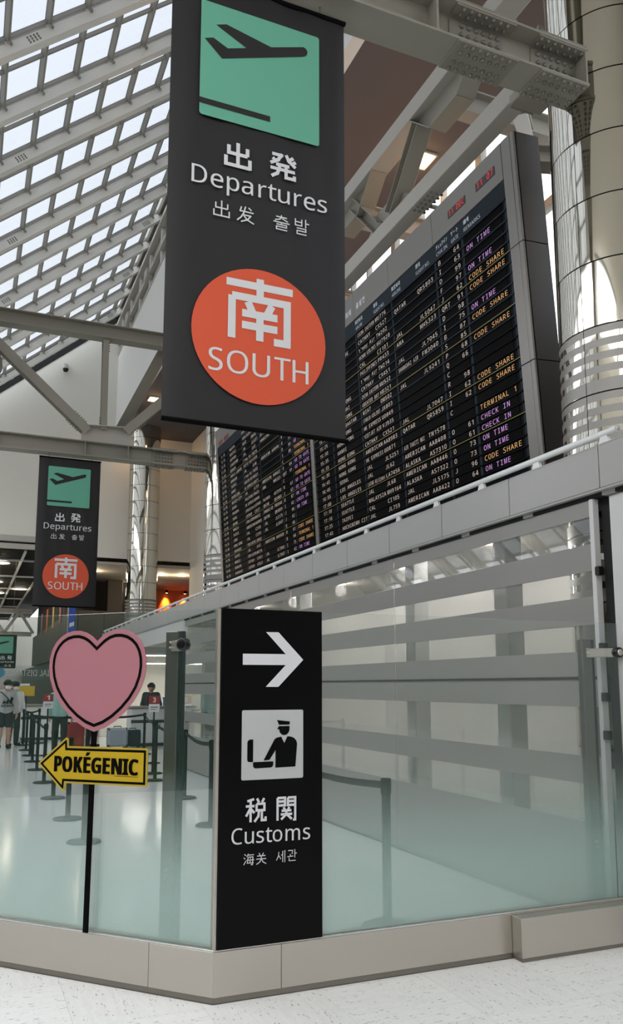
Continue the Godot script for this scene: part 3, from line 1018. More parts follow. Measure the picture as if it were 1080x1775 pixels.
func build_trusses() -> void:
	make_truss(-4.83, "grey steel roof truss whose bolted bottom beam crosses just above the largest banner")
	make_truss(-17.6, "grey steel roof truss with a diagonal brace pair above the small far banner", 4.82)
	# long truss over the flight board
	var t := thing("longitudinal_truss", "grey steel truss running along the hall over the flight board, warm light on it", "truss", Vector3(4.75, 7.4, -11))
	var st := st_new()
	bx(st, Vector3(4.85, 7.515, -11.2), Vector3(0.2, 0.23, 10.4), Basis.IDENTITY, 0.006)
	obj("bottom_chord", st, M.steel_light, t)
	st = st_new()
	bx(st, Vector3(4.885, 8.72, -11.2), Vector3(0.27, 0.24, 11.0), Basis.IDENTITY, 0.006)
	obj("top_chord", st, M.steel_light, t)
	for k in 3:
		var z := -7.35 - 2.55 * k
		for s in [[Vector3(4.88, 8.5, z - 0.65), Vector3(4.88, 7.72, z - 1.4)], [Vector3(4.88, 7.72, z - 1.75), Vector3(4.88, 8.5, z - 2.5)]]:
			st = st_new()
			hbeam(st, s[0], s[1], (s[1] - s[0]).cross(Vector3.RIGHT), 0.22, 0.17, 0.014, 0.012)
			obj("diagonal", st, M.steel, t)
		st = st_new()
		prism(st, pl("-0.75,8.6 0.75,8.6 0.3,8.2 -0.3,8.2"), Transform3D(Basis(Vector3(0, 0, 1), Vector3.UP, Vector3(-1, 0, 0)), Vector3(4.88, 0, z)), -0.012, 0.012)
		prism(st, pl("-0.75,7.63 0.75,7.63 0.3,7.98 -0.3,7.98"), Transform3D(Basis(Vector3(0, 0, 1), Vector3.UP, Vector3(-1, 0, 0)), Vector3(4.88, 0, z - 1.55)), -0.012, 0.012)
		for q in [[-0.75, 8.6, -0.3, 8.2], [0.3, 8.2, 0.75, 8.6], [-0.3, 8.2, 0.3, 8.2]]:
			bar(st, Vector3(4.88, q[1], z + q[0]), Vector3(4.88, q[3], z + q[2]), 0.24, 0.014, Vector3(0, 1, 0.01))
		obj("gusset", st, M.steel, t)
		st = st_new()
		hbeam(st, Vector3(4.9, 8.38, z), Vector3(7.12, 8.38, z), Vector3.UP, 0.2, 0.3)
		obj("cross_beam", st, M.steel_light, t)
		lamp_light(Vector3(5.9, 8.0, z - 1.2), 0.2, Color(1, 0.72, 0.45), 0.1)  # warm light from an unseen lamp, placed to tint the truss
		var u := thing("uplight", "out-of-view warm uplight fixed to the steel truss above the flight board", "lamp", Vector3(5.9, 7.86, z - 1.2), "unseen truss uplights")
		st = st_new()
		lathe(st, [Vector2(0, 0), Vector2(0.07, 0), Vector2(0.09, 0.1), Vector2(0.08, 0.1), Vector2(0.06, 0.02)], Vector3(5.9, 7.86, z - 1.2), 14)
		sp(st, Vector3(5.0, 7.82, z - 1.22), Vector3(5.9, 7.86, z - 1.18))
		obj("housing", st, M.steel_dark, u)
		st = st_new()
		lathe(st, [Vector2(0.075, 0.09), Vector2(0.05, 0.1), Vector2(0, 0.102)], Vector3(5.9, 7.86, z - 1.2), 14)
		obj("lamp_lens", st, M.lamp_warm, u)
	st = st_new()
	sp(st, Vector3(4.72, 7.33, -6.06), Vector3(5.1, 7.44, -5.62), 0.01)
	prism(st, pl("-6.1,7.35 -5.62,7.6 -5.62,7.9 -6.1,7.66"), Transform3D(Basis(Vector3(0, 0, 1), Vector3.UP, Vector3(-1, 0, 0)), Vector3(4.9, 0, 0)), -0.14, 0.14)
	obj("end_bracket", st, M.steel, t)
	st = st_new()
	hbeam(st, Vector3(4.9, 6.98, -6.3), Vector3(5.9, 6.98, -6.0), Vector3.UP, 0.2, 0.2)
	hbeam(st, Vector3(4.95, 7.5, -6.2), Vector3(6.2, 8.4, -7.6), Vector3.UP, 0.16, 0.16)
	obj("strut", st, M.steel_light, t)
	st = st_new()
	bolts(st, Vector3(4.88, 7.393, -7.9), Vector3(0, 0, 1), Vector3(1, 0, 0), 6, 3, 0.08, 0.07)
	obj("bolt", st, M.bolt, t).set_meta("kind", "stuff")

# ---------------------------------------------------------------- mirror-clad columns
func make_column(label: String, at: Vector3) -> Node3D:
	var t := thing("column", label, "column", at, "")
	var r := 0.52
	var st := st_new()
	lathe(st, [Vector2(r - 0.012, 0), Vector2(r - 0.012, 13.6)], at, 40)
	obj("core", st, M.gap, t)
	var h := 0.555
	var y0 := 4.41 - 8 * h
	for i in 25:
		var ya := maxf(0.0, y0 + i * h)
		var yb := y0 + (i + 1) * h
		for q in 4:
			var a0 := TAU * q / 4.0 + 0.19 + 0.006
			var a1 := TAU * (q + 1) / 4.0 + 0.19 - 0.006
			st = st_new()
			lathe(st, [Vector2(r, ya + 0.006), Vector2(r, yb - 0.006)], at, 20, a0, a1)
			lathe(st, [Vector2(r - 0.012, ya + 0.004), Vector2(r, ya + 0.006)], at, 20, a0, a1, Basis.IDENTITY, false)
			lathe(st, [Vector2(r, yb - 0.006), Vector2(r - 0.012, yb - 0.004)], at, 20, a0, a1, Basis.IDENTITY, false)
			var p := obj("cladding_panel", st, M.mirror, t)
			if i < 8 and i > 3:
				st = st_new()
				for k in 5:
					var s0 := ya + 0.008 + (0.545 / 5.0) * (4 - k) + (0.0 if k == 4 else 0.045)
					lathe(st, [Vector2(r + 0.0008, s0), Vector2(r + 0.0008, s0 + (0.1 if k == 4 else 0.06))], at, 20, a0, a1)
				obj("satin_stripe", st, M.satin, p)
	return t

func build_columns() -> void:
	make_column("mirror-clad round column with satin stripes right beside the flight board", Vector3(4.98, 0, -5.0))
	make_column("mirror-clad round column half hidden behind the far end of the flight board", Vector3(5.25, 0, -17.3))
	make_column("mirror-clad round column farthest away, in front of the pale end wall", Vector3(5.3, 0, -27.3))

# ---------------------------------------------------------------- balcony edge
func build_balcony() -> void:
	var t := thing("balcony", "light grey balcony edge with handrail under the flight board", "balcony", Vector3(3.9, 2.9, -12))
	var st := st_new()
	sp(st, Vector3(4.0, 2.98, -26), Vector3(7.19, 3.12, -3.2))
	obj("deck", st, M.steel_dark, t)
	var z := -3.2
	var k := 0
	while z > -26.0:
		var l := 1.0
		st = st_new()
		sp(st, Vector3(3.9, 2.885, z - l + 0.004), Vector3(3.925, 3.185, z - 0.004), 0.004)
		sp(st, Vector3(3.9, 3.175, z - l + 0.004), Vector3(4.0, 3.19, z - 0.004), 0.004)
		obj("fascia_panel", st, M.fascia, t)
		z -= l
	st = st_new()
	sp(st, Vector3(3.9, 2.868, -26), Vector3(3.94, 2.884, -3.2), 0.003)
	obj("drip_edge", st, M.fascia, t)
	st = st_new()
	sp(st, Vector3(3.94, 2.842, -26), Vector3(4.1, 2.98, -3.2))
	obj("shadow_gap", st, M.gap, t)  # solid black strip standing in for the dark slot under the fascia
	z = -4.1
	while z > -25.8:
		obj("gap_block", span(Vector3(3.934, 2.84, z - 0.12), Vector3(4.0, 2.87, z), 0.003), M.fascia, t)
		z -= 0.86
	st = st_new()
	tube(st, [Vector3(3.93, 3.262, -26), Vector3(3.93, 3.262, -4.04)], 0.024, 14)
	var rail := obj("handrail", st, M.white_paint, t)
	st = st_new()
	lathe(st, [Vector2(0.0, 0.004), Vector2(0.012, 0.004), Vector2(0.012, 0.0), Vector2(0.025, 0.0)], Vector3(3.93, 3.262, -4.038), 14, 0, TAU, Basis(Vector3.RIGHT, Vector3(0, 0, 1), Vector3.DOWN))
	obj("end_cap", st, M.white_metal, rail)
	z = -4.16
	while z > -25.9:
		st = st_new()
		prism(st, pl("-0.05,3.188 0.05,3.188 0.028,3.246 -0.028,3.246"), Transform3D(Basis(Vector3(0, 0, 1), Vector3.UP, Vector3(-1, 0, 0)), Vector3(3.93, 0, z)), -0.012, 0.012)
		obj("rail_bracket", st, M.white_paint, t)
		z -= 0.72

# ---------------------------------------------------------------- striped glass screen under the balcony
func build_partition() -> void:
	var t := thing("glass_screen", "tall glass screen with grey frosted stripes under the balcony", "screen", Vector3(3.95, 0, -10))
	var zs := [-4.34, -7.2, -10.06, -12.92, -15.78]
	var solid := [[0.02, 0.64], [0.89, 1.08], [1.41, 1.60], [1.615, 1.79], [1.97, 2.165], [2.34, 2.53], [2.72, 2.838]]
	for i in 4:
		for lv in [[0.02, 1.60], [1.615, 2.838]]:
			var st := st_new()
			sp(st, Vector3(3.955, lv[0], zs[i + 1] + 0.006), Vector3(3.965, lv[1], zs[i] - 0.006), 0.002)
			var p := obj("pane", st, M.clear, t)
			for s in solid:
				if s[0] >= lv[0] and s[1] <= lv[1] + 0.001:
					obj("frosted_stripe", span(Vector3(3.948, s[0], zs[i + 1] + 0.008), Vector3(3.9545, s[1], zs[i] - 0.008), 0.001), M.film, p)
	var st2 := st_new()
	sp(st2, Vector3(3.94, 1.598, -15.78), Vector3(3.975, 1.617, -4.34))
	obj("joint", st2, M.gap, t)
	st2 = st_new()
	sp(st2, Vector3(3.935, 0.0, -15.78), Vector3(3.985, 0.024, -4.34), 0.003)
	obj("floor_channel", st2, M.stainless_post, t)
	for z in [-4.335, -15.785]:
		obj("edge_stile", span(Vector3(3.935, 0.0, z - 0.02), Vector3(3.99, 2.84, z + 0.02), 0.004), M.white_metal, t)
	for y in [1.2, 1.45, 1.78, 2.3]:
		obj("hinge", span(Vector3(3.92, y, -4.31), Vector3(3.97, y + 0.06, -4.27), 0.004), M.black, t)
	# white post and black box for the dark gap at the near end
	t = thing("door_post", "white metal post with a dark recess at the near end of the striped screen", "post", Vector3(3.98, 0, -4.1))
	obj("post_cover", span(Vector3(3.96, 0.0, -4.19), Vector3(4.12, 2.84, -3.7), 0.01), M.white_metal, t)
	obj("recess", span(Vector3(4.0, 0.0, -4.3), Vector3(4.1, 2.86, -4.19)), M.gap, t)
	# room behind the screen: bright wall, ceiling lights and slim posts
	struct("wall_inner", span(Vector3(5.75, 0, -15.6), Vector3(5.9, 2.98, -3.6)), M.wall_white)
	struct("wall_inner_end", span(Vector3(4.14, 0, -3.75), Vector3(5.74, 2.98, -3.6)), M.wall)
	for n in 4:
		var z: float = [-5.75, -7.3, -10.4, -13.2][n]
		tag(obj("post", span(Vector3(4.18, 0, z - 0.09), Vector3(4.36, 2.98, z + 0.09), 0.01), M.white_metal), ORDER[n] + " white square post seen through the striped glass screen", "post", "posts behind the screen")
	for n in 6:
		var z := -4.9 - 1.78 * n
		var c := Vector3(4.75, 2.975, z)
		var u := thing("ceiling_light", ORDER[n] + " round white downlight on the ceiling behind the striped screen", "ceiling lamp", c, "downlights behind the screen")
		st2 = st_new()
		lathe(st2, [Vector2(0.1, 0), Vector2(0.09, -0.014), Vector2(0.075, -0.002)], c, 18)
		obj("trim_ring", st2, M.white_metal, u)
		st2 = st_new()
		lathe(st2, [Vector2(0.08, -0.004), Vector2(0, -0.006)], c, 18)
		obj("lamp_lens", st2, M.lamp_white, u)
		lamp_light(c - Vector3(0, 0.1, 0), 0.2, Color(1, 0.99, 0.97), 0.08)
	# steel posts with clamps that hold the near barrier glass
	
# ---------------------------------------------------------------- flight board
const DEST := ["SHANGHAI", "HONG KONG", "SEOUL", "HAIKOU", "TAIPEI", "MANILA", "SEOUL", "HONG KONG", "SHANGHAI", "HONG KONG", "ULAANBAATAR", "TAICHUNG", "HONG KONG", "HANOI", "HONG KONG", "HONG KONG", "HONG KONG", "SEOUL", "LOS ANGELES", "LOS ANGELES", "SEATTLE", "SEATTLE", "TAIPEI", "HOCHIMINH CITY", "HONOLULU"]
const TIMES := ["14:25", "14:30", "14:35", "14:40", "14:45", "14:50", "15:00", "15:05", "15:10", "15:15", "15:20", "15:25", "15:30", "15:35", "15:35", "16:30", "16:45", "16:45", "16:55", "17:00", "17:10", "17:10", "17:25", "17:45", "17:45"]
const LINE := ["CHINA EASTERN", "CATHAY", "t'way Air", "HAINAN AIRLINES", "CAL", "PHILIPPINES", "t'way Air", "CATHAY", "CHINA EASTERN", "GREATER BAY", "MIAT", "STARLUX AIRLINES", "HK EXPRESS", "VIETJET AIR", "CATHAY", "AMERICAN", "HK EXPRESS", "JAL", "JAL", "LATAM Airlines", "JAL", "MALAYSIA", "CAL", "JAL", "JAL"]
const FLIGHT := ["MU776", "CX527", "TW202", "HU7928", "CI101", "PR433", "TW214", "CX451", "MU522", "HB321", "OM502", "JX803", "UO849", "VJ935", "CX521", "AA8983", "UO871", "JL5251", "JL62", "LA7456", "JL68", "MH9164", "CI105", "JL759", "JL62"]
const LINE_B := ["", "QATAR", "", "", "JAL", "ANA", "", "JAL", "SHANGHAI AIR", "", "JAL", "", "", "", "JAL", "QATAR", "", "AIR TAHITI NUI", "AMERICAN", "ALASKA", "AMERICAN", "ALASKA", "JAL", "AMERICAN", "HAWAIIAN"]
const FLIGHT_B := ["", "QR5803", "", "", "JL5047", "NH5323", "", "JL7045", "FM3040", "", "JL9241", "", "", "", "JL7047", "QR5859", "", "TN1578", "AA8408", "AS7310", "AA8446", "AS7322", "JL5175", "AA8422", "HA5391"]
const DESK := ["B", "I", "D", "F", "J", "QRT", "D", "I", "B", "S", "P", "Q", "C", "R", "I", "I", "C", "", "O", "O", "O", "O", "J", "O", "O"]
const GATE := ["64", "63", "99", "97", "62", "91", "98", "75", "87", "85", "68", "66", "", "98", "62", "62", "", "", "61", "61", "73", "73", "96", "64", "64"]
const NOTE := ["", "ON TIME", "", "ON TIME", "CODE SHARE", "CODE SHARE", "", "ON TIME", "CODE SHARE", "", "CODE SHARE", "", "", "", "CODE SHARE", "CODE SHARE", "", "TERMINAL 1", "CHECK IN", "CHECK IN", "ON TIME", "ON TIME", "CODE SHARE", "ON TIME", "ON TIME"]
const NOTE_L := ["GO TO GATE", "BOARDING", "GO TO GATE", "GO TO GATE", "BOARDING", "GO TO GATE", "TERMINAL 1", "GO TO GATE", "TERMINAL 1", "TERMINAL 1", "GO TO GATE", "GO TO GATE", "TERMINAL 1", "GO TO GATE", "GO TO GATE", "ON TIME", "CHECK IN", "ON TIME", "", "", "CODE SHARE", "TERMINAL 1", "CODE SHARE", "ON TIME", "ON TIME"]
const CITY_L := ["NAGOYA", "SEATTLE", "SAPPORO", "SINGAPORE", "DENVER", "KUALA LUMPUR", "BANGKOK", "TAIPEI", "HANOI", "KAOHSIUNG", "MEXICO CITY", "OSAKA", "FUKUOKA", "SEOUL", "BUSAN", "MANILA", "TAIPEI", "CEBU", "HONG KONG", "SHANGHAI", "TAIPEI", "MANILA", "BANGKOK", "SHANGHAI", "BANGKOK"]

func build_board() -> void:
	var l := sqrt(0.22 * 0.22 + 3.38 * 3.38)
	var dn := Vector3(0.22, -3.38, 0) / l
	var nn := Vector3(-3.38, -0.22, 0) / l
	var xf := Transform3D(Basis(Vector3(0, 0, 1), -dn, nn), Vector3(4.6, 6.88, 0))     # x along the board, y up it, z out of it
	var t := thing("flight_board", "huge black split-flap departures board of two panels in a grey metal frame", "flight board", Vector3(4.82, 3.3, -11))
	var face := func(u0: float, u1: float, v0: float, v1: float, z0: float, z1: float, ch: float) -> SurfaceTool:
		var st := st_new()
		bx(st, xf * Vector3(-(u0 + u1) * 0.5, -(v0 + v1) * 0.5, (z0 + z1) * 0.5), Vector3(absf(u1 - u0), absf(v1 - v0), z1 - z0), xf.basis, ch)
		return st
	obj("housing", face.call(5.87, 16.1, 0.01, 3.6, -0.3, -0.02, 0.0), M.board_side, t)
	for s in [[0.0, 1.12], [1.126, 2.3], [2.306, 3.6]]:
		obj("end_panel", face.call(5.85, 5.87, s[0], s[1], -0.29, 0.0, 0.003), M.board_side, t)
		obj("frame_panel", face.call(5.85, 5.905, s[0], s[1], -0.02, 0.02, 0.004), M.board_frame, t)
		obj("frame_panel", face.call(5.908, 6.045, s[0] + (0.0 if s[0] > 0 else 0.0), s[1], -0.02, 0.02, 0.004), M.board_frame, t)
		obj("frame_panel", face.call(15.99, 16.1, s[0], s[1], -0.02, 0.02, 0.004), M.board_frame, t)
	var seams := [6.048, 7.37, 8.42, 9.41, 10.45, 11.5, 12.55, 13.6, 14.65, 15.987]
	for i in seams.size() - 1:
		obj("frame_panel", face.call(seams[i] + 0.002, seams[i + 1] - 0.002, 0.0, 0.385, -0.02, 0.02, 0.004), M.board_frame, t)
	obj("divider", face.call(11.03, 11.14, 0.39, 3.6, -0.02, 0.025, 0.006), M.board_frame, t)
	for e in [["11 07", 6.165, 6.5, 0.167, 0.262], ["11 DEC", 6.69, 7.03, 0.172, 0.262], ["11 07", 15.2, 15.5, 0.28, 0.36], ["11 DEC", 15.62, 15.88, 0.28, 0.36]]:
		var d := obj("clock_display", face.call(e[1], e[2], e[3], e[4], 0.0, 0.024, 0.003), M.led_back, t)
		var st := st_new()
		var n: int = e[0].length()
		var pitch: float = (e[2] - e[1] - 0.03) / n
		mono_text(st, e[0], xf * Transform3D(Basis.IDENTITY, Vector3(-e[2] + 0.015, -e[4] + 0.014, 0.0255)), 0.0, 0.0, pitch, e[4] - e[3] - 0.028, 0.95)
		obj("led_digits", st, M.led_red, d)
	var ks := st_new()
	var kf := xf * Transform3D(Basis.IDENTITY, Vector3(0, 0, 0.0215))
	for e in [["출", 9.33], ["발", 9.235], ["편", 9.14]]:
		glyph(ks, e[0], kf, -e[1], -0.195, 0.085, 0.085, 0.011)
	obj("lettering", ks, M.sign_white, t)
	ks = st_new()
	for e in [["版", 9.56], ["航", 9.66]]:
		glyph(ks, e[0], kf, -e[1], -0.195, 0.085, 0.085, 0.011)
	obj("lettering", ks, M.sign_white, t)
	for pn in 2:
		var du := 0.0 if pn == 0 else 5.07
		var sc := 1.0 if pn == 0 else 0.975
		var U := func(u: float) -> float: return (u - 6.05) * sc + 6.05 + du + (0.0 if pn == 0 else 0.03)
		var u_end: float = U.call(11.02)
		obj("backing", face.call(U.call(6.05), u_end, 0.385, 3.6, -0.02, 0.0, 0.0), M.slate_dark, t)
		obj("header", face.call(U.call(6.05), u_end, 0.39, 0.572, 0.0, 0.012, 0.002), M.slate, t)
		var hs := st_new()
		var hf := xf * Transform3D(Basis.IDENTITY, Vector3(0, 0, 0.0135))
		for e in [["備考", "REMARKS", 6.775, 0.3, 1], ["ゲート", "GATE", 7.02, 0.14, 0], ["チェックイン", "CHK IN", 7.325, 0.22, 0], ["便名", "FLIGHT NO.", 7.78, 0.3, 1], ["航空会社", "AIRLINE", 8.37, 0.22, 1], ["便名", "FLIGHT NO.", 8.86, 0.28, 1], ["航空会社", "AIRLINE", 9.4, 0.2, 1]]:
			var n: int = e[0].length()
			var gw: float = 0.052 if e[4] == 1 else minf(0.05, e[3] / n)
			for i in n:
				glyph(hs, e[0][i], hf, -U.call(e[2]) + i * gw * 1.08, -0.415, gw, 0.056, 0.007)
			text_fit(hs, e[1], hf, -U.call(e[2]), -U.call(e[2]) + e[3] * sc, -0.546, 0.042)
		obj("header_lettering", hs, M.ink_head, t)
		for u in [6.075, 6.83, 7.375, 8.405, 9.42, 10.35]:
			obj("post_strip", face.call(U.call(u) - 0.02, U.call(u) + 0.02, 0.575, 3.6, 0.0, 0.006, 0.001), M.slate, t)
		for i in 25:
			var v := 0.597 + 0.1085 * i
			var w := st_new()
			for c in [[6.145, 6.785], [6.875, 7.35], [7.405, 8.375], [8.435, 9.39], [9.45, 10.32], [10.38, 10.97]]:
				bx(w, xf * Vector3(-(U.call(c[0]) + U.call(c[1])) * 0.5, -(v + 0.0385), 0.002), Vector3(absf(U.call(c[1]) - U.call(c[0])), 0.077, 0.004), xf.basis)
			var row := obj("flap_row", w, M.flap, t)
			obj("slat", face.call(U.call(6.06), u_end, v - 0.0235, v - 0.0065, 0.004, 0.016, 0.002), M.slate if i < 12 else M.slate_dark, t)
			if i % 5 == 0 and i > 0:
				obj("divider_strip", face.call(U.call(6.04), u_end, v - 0.0195, v - 0.0125, 0.016, 0.019, 0.001), M.brass, t)
			var a := st_new()
			var f := xf * Transform3D(Basis.IDENTITY, Vector3(0, -(v + 0.0635), 0.0052))
			var any := false
			var k := i if pn == 0 else (i * 7 + 3) % 25
			var cells := [[DEST[i] if pn == 0 else CITY_L[i], 10.23, 14], [LINE[k], 9.375, 8], [FLIGHT[k], 8.865, 6], [LINE_B[k], 8.365, 8], [FLIGHT_B[k], 7.8, 6], [DESK[k], 7.32, 3], [GATE[k], 7.01, 2]]
			var mins := 11 * 60 + 10 + i * 8
			cells.append([TIMES[i] if pn == 0 else "%02d:%02d" % [mins / 60, (mins % 60) / 5 * 5], 10.85, 5])
			for c in cells:
				if c[0] == "":
					continue
				var pitch := 0.0605 * sc
				var wide := 1.3
				var nn2: int = c[0].length()
				if nn2 > c[2]:
					pitch *= float(c[2]) / nn2
					wide *= float(c[2]) / nn2
				mono_text(a, c[0], f, -U.call(c[1]), 0.0, pitch, 0.052, wide)
				any = true
			if any:
				obj("flap_lettering", a, M.glow_ink_white, row)
			var s: String = NOTE[i] if pn == 0 else NOTE_L[i]
			if s != "":
				var b := st_new()
				mono_text(b, s, f, -U.call(6.772), 0.0, 0.0622 * sc, 0.053, 1.3)
				obj("remark_lettering", b, M.glow_ink_orange if s.begins_with("C") and s != "CHECK IN" or s.begins_with("T") else M.glow_ink_pink, row)

# ---------------------------------------------------------------- glass barrier in front
const CORNER := Vector3(1.21, 0, -4.11)
const LEFT_DIR := Vector3(-0.686, 0, -0.728)
const LEFT_N := Vector3(-0.728, 0, 0.686)

func left_frame(off := 0.0) -> Transform3D:       # x runs from the far end to the corner (negative along the barrier), z towards the viewer
	return Transform3D(Basis(-LEFT_DIR.normalized(), Vector3.UP, LEFT_N.normalized()), CORNER + LEFT_N * off)

func barrier_run(t: Node3D, xf: Transform3D, x0: float, x1: float, joints: Array, panes: Array) -> void:
	var b := xf.basis
	var cut := [x0] + joints + [x1]
	for i in cut.size() - 1:
		var st := st_new()
		var c: float = (cut[i] + cut[i + 1]) * 0.5
		var w: float = cut[i + 1] - cut[i] - 0.002
		bx(st, xf * Vector3(c, 0.1375, -0.055), Vector3(w, 0.215, 0.11), b, 0.002)
		obj("plinth_panel", st, M.stainless, t)
	var s2 := st_new()
	bx(s2, xf * Vector3((x0 + x1) * 0.5, 0.015, -0.06), Vector3(x1 - x0, 0.03, 0.108), b)
	obj("toe_strip", s2, M.toe, t)
	s2 = st_new()
	bx(s2, xf * Vector3((x0 + x1) * 0.5, 0.249, -0.012), Vector3(x1 - x0, 0.008, 0.02), b, 0.002)
	bx(s2, xf * Vector3((x0 + x1) * 0.5, 0.249, -0.06), Vector3(x1 - x0, 0.008, 0.04), b, 0.002)
	obj("glazing_channel", s2, M.channel, t)
	for p in panes:
		s2 = st_new()
		bx(s2, xf * Vector3((p[0] + p[1]) * 0.5, 1.105, -0.031), Vector3(p[1] - p[0] - 0.004, 1.71, 0.012), b, 0.0015)
		var g := obj("pane", s2, M.glass, t)
		s2 = st_new()
		var fx := [p[0] + 0.003, p[1] - 0.003]
		var n: float = (fx[1] - fx[0]) / 0.0317
		for e in [[0, 0.252, 1], [1, 1.2, 0], [1, 0.252, 1], [0, 0.252, 1], [0, 1.2, 0], [1, 1.2, 0]]:
			s2.set_uv(Vector2(n * e[0], e[2]))
			s2.add_vertex(xf * Vector3(fx[e[0]], e[1], -0.0385))
		obj("frit_print", s2, M.frit, g)

func glass_post(called_label: String, base: Vector3, b: Basis, disc: Vector3, cap: Material) -> void:
	var t := thing("glass_post", called_label, "post", base)
	var st := st_new()
	bx(st, base + Vector3(0, 0.93, 0), Vector3(0.085, 1.86, 0.05), b, 0.006)
	obj("post_body", st, M.stainless_post, t)
	st = st_new()
	bx(st, base + b * Vector3(0.058, 0.93, 0), Vector3(0.022, 1.86, 0.035), b, 0.003)
	obj("fin", st, M.black, t)
	var a := base + Vector3(0, disc.y, 0)
	st = st_new()
	bar(st, a, disc - b.z * 0.02, 0.045, 0.06, Vector3.UP, 0.004)
	obj("arm", st, M.stainless, t)
	st = st_new()
	lathe(st, [Vector2(0, -0.012), Vector2(0.03, -0.012), Vector2(0.034, -0.006), Vector2(0.034, 0.03), Vector2(0.028, 0.034), Vector2(0, 0.034)], disc, 20, 0, TAU, Basis(b.x, b.z, b.x.cross(b.z)))
	var c := obj("clamp", st, M.black, t)
	st = st_new()
	lathe(st, [Vector2(0.022, 0.034), Vector2(0.022, 0.039), Vector2(0.012, 0.041), Vector2(0, 0.041)], disc, 18, 0, TAU, Basis(b.x, b.z, b.x.cross(b.z)))
	obj("screw_cap", st, cap, c)
	st = st_new()
	bolts(st, base + Vector3(0, 1.78, 0) + b.z * 0.025, b.x, Vector3.UP, 1, 2, 0.02, 0.03, 0.008)
	bolts(st, base + Vector3(0, 0.55, 0) + b.z * 0.025, b.x, Vector3.UP, 1, 2, 0.02, 0.03, 0.008)
	obj("screw", st, M.stainless, t)

func build_barrier() -> void:
	var rf := Transform3D(Basis.IDENTITY, CORNER)
	var t := thing("glass_barrier", "clear glass barrier on a steel plinth running right from the black customs panel", "glass barrier", CORNER)
	barrier_run(t, rf, 0.0, 3.05, [0.36, 2.2], [[0.59, 2.62], [2.622, 2.72]])
	obj("edge_post", span(CORNER + Vector3(-0.004, 0.25, -0.05), CORNER + Vector3(0.016, 1.957, -0.008), 0.003), M.stainless, t)
	t = thing("glass_barrier", "clear glass barrier on a steel plinth running left behind the pink heart sign", "glass barrier", CORNER)
	barrier_run(t, left_frame(), -6.0, 0.0, [-5.0, -3.4, -1.9, -0.385], [[-6.0, -4.4], [-4.398, -2.2], [-2.198, -0.008]])
	# projecting plinth box at the right
	t = thing("plinth_box", "projecting stainless steel box on the floor against the barrier plinth", "plinth", Vector3(2.995, 0, -4.02))
	obj("casing", span(Vector3(2.995, 0.022, -4.108), Vector3(4.4, 0.238, -4.018), 0.003), M.stainless, t)
	obj("toe_strip", span(Vector3(3.0, 0.0, -4.108), Vector3(4.4, 0.022, -4.026)), M.toe, t)
	glass_post("steel post with a round glass clamp behind the barrier's right end", Vector3(3.79, 0, -4.3), Basis.IDENTITY, Vector3(3.925, 1.77, -4.152), M.stainless)
	var lf := left_frame()
	glass_post("steel post with a round glass clamp behind the left barrier, beside the customs panel", lf * Vector3(-0.42, 0, -0.22), lf.basis, lf * Vector3(-0.236, 1.774, -0.043), M.rubber)
	build_customs()

func build_customs() -> void:
	var z := -4.105
	var t := thing("customs_panel", "tall black customs sign panel with white right arrow and officer symbol", "sign", Vector3(1.51, 0.25, -4.12))
	obj("panel", span(Vector3(1.226, 0.253, -4.135), Vector3(1.797, 1.958, z), 0.002), M.sign_black, t)
	var f := Transform3D(Basis.IDENTITY, Vector3(0, 0, z + 0.0012))
	var st := st_new()
	prism(st, pl("1.341,1.663 1.583,1.664 1.47,1.548 1.542,1.548 1.685,1.693 1.541,1.839 1.47,1.838 1.583,1.722 1.341,1.721"), f, 0, 0)
	obj("arrow", st, M.sign_white, t)
	st = st_new()
	prism(st, rrect(1.340, 1.070, 1.685, 1.427, 0.009), f, 0, 0)
	var plate := obj("pictogram", st, M.sign_grey, t)
	var g := Transform3D(Basis.IDENTITY, Vector3(0, 0, z + 0.0024))
	st = st_new()
	prism(st, pl("1.534,1.374 1.609,1.365 1.606,1.349 1.546,1.349"), g, 0, 0)
	var head := pl("1.535,1.327 1.546,1.342 1.606,1.342")
	for k in 9:
		var a := PI * k / 8.0
		head.append(Vector2(1.5765 + 0.0295 * cos(a), 1.3255 - 0.031 * sin(a)))
	prism(st, head, g, 0, 0)
	prism(st, pl("1.559,1.287 1.5765,1.254 1.594,1.288 1.615,1.286 1.632,1.279 1.645,1.266 1.650,1.248 1.640,1.130 1.527,1.128 1.527,1.218 1.494,1.169 1.461,1.167 1.521,1.274 1.533,1.282"), g, 0, 0)
	prism(st, pl("1.403,1.276 1.403,1.161 1.383,1.161 1.374,1.164 1.371,1.172 1.371,1.262 1.375,1.271 1.385,1.276"), g, 0, 0)
	prism(st, pl("1.403,1.160 1.515,1.161 1.515,1.143 1.511,1.134 1.502,1.130 1.417,1.128 1.408,1.131 1.403,1.140"), g, 0, 0)
	obj("officer_figure", st, M.sign_black, plate)
	st = st_new()
	glyph(st, "税", f, 1.363, 0.981, 0.115, 0.125, 0.0125)
	glyph(st, "関", f, 1.533, 0.978, 0.115, 0.123, 0.0125)
	text_fit(st, "Customs", f, 1.292, 1.726, 0.753, 0.080)
	glyph(st, "海", f, 1.356, 0.706, 0.060, 0.060, 0.0045)
	glyph(st, "关", f, 1.423, 0.706, 0.060, 0.060, 0.0045)
	glyph(st, "세", f, 1.534, 0.708, 0.056, 0.062, 0.0042)
	glyph(st, "관", f, 1.594, 0.709, 0.058, 0.062, 0.0042)
	obj("lettering", st, M.sign_white, t)

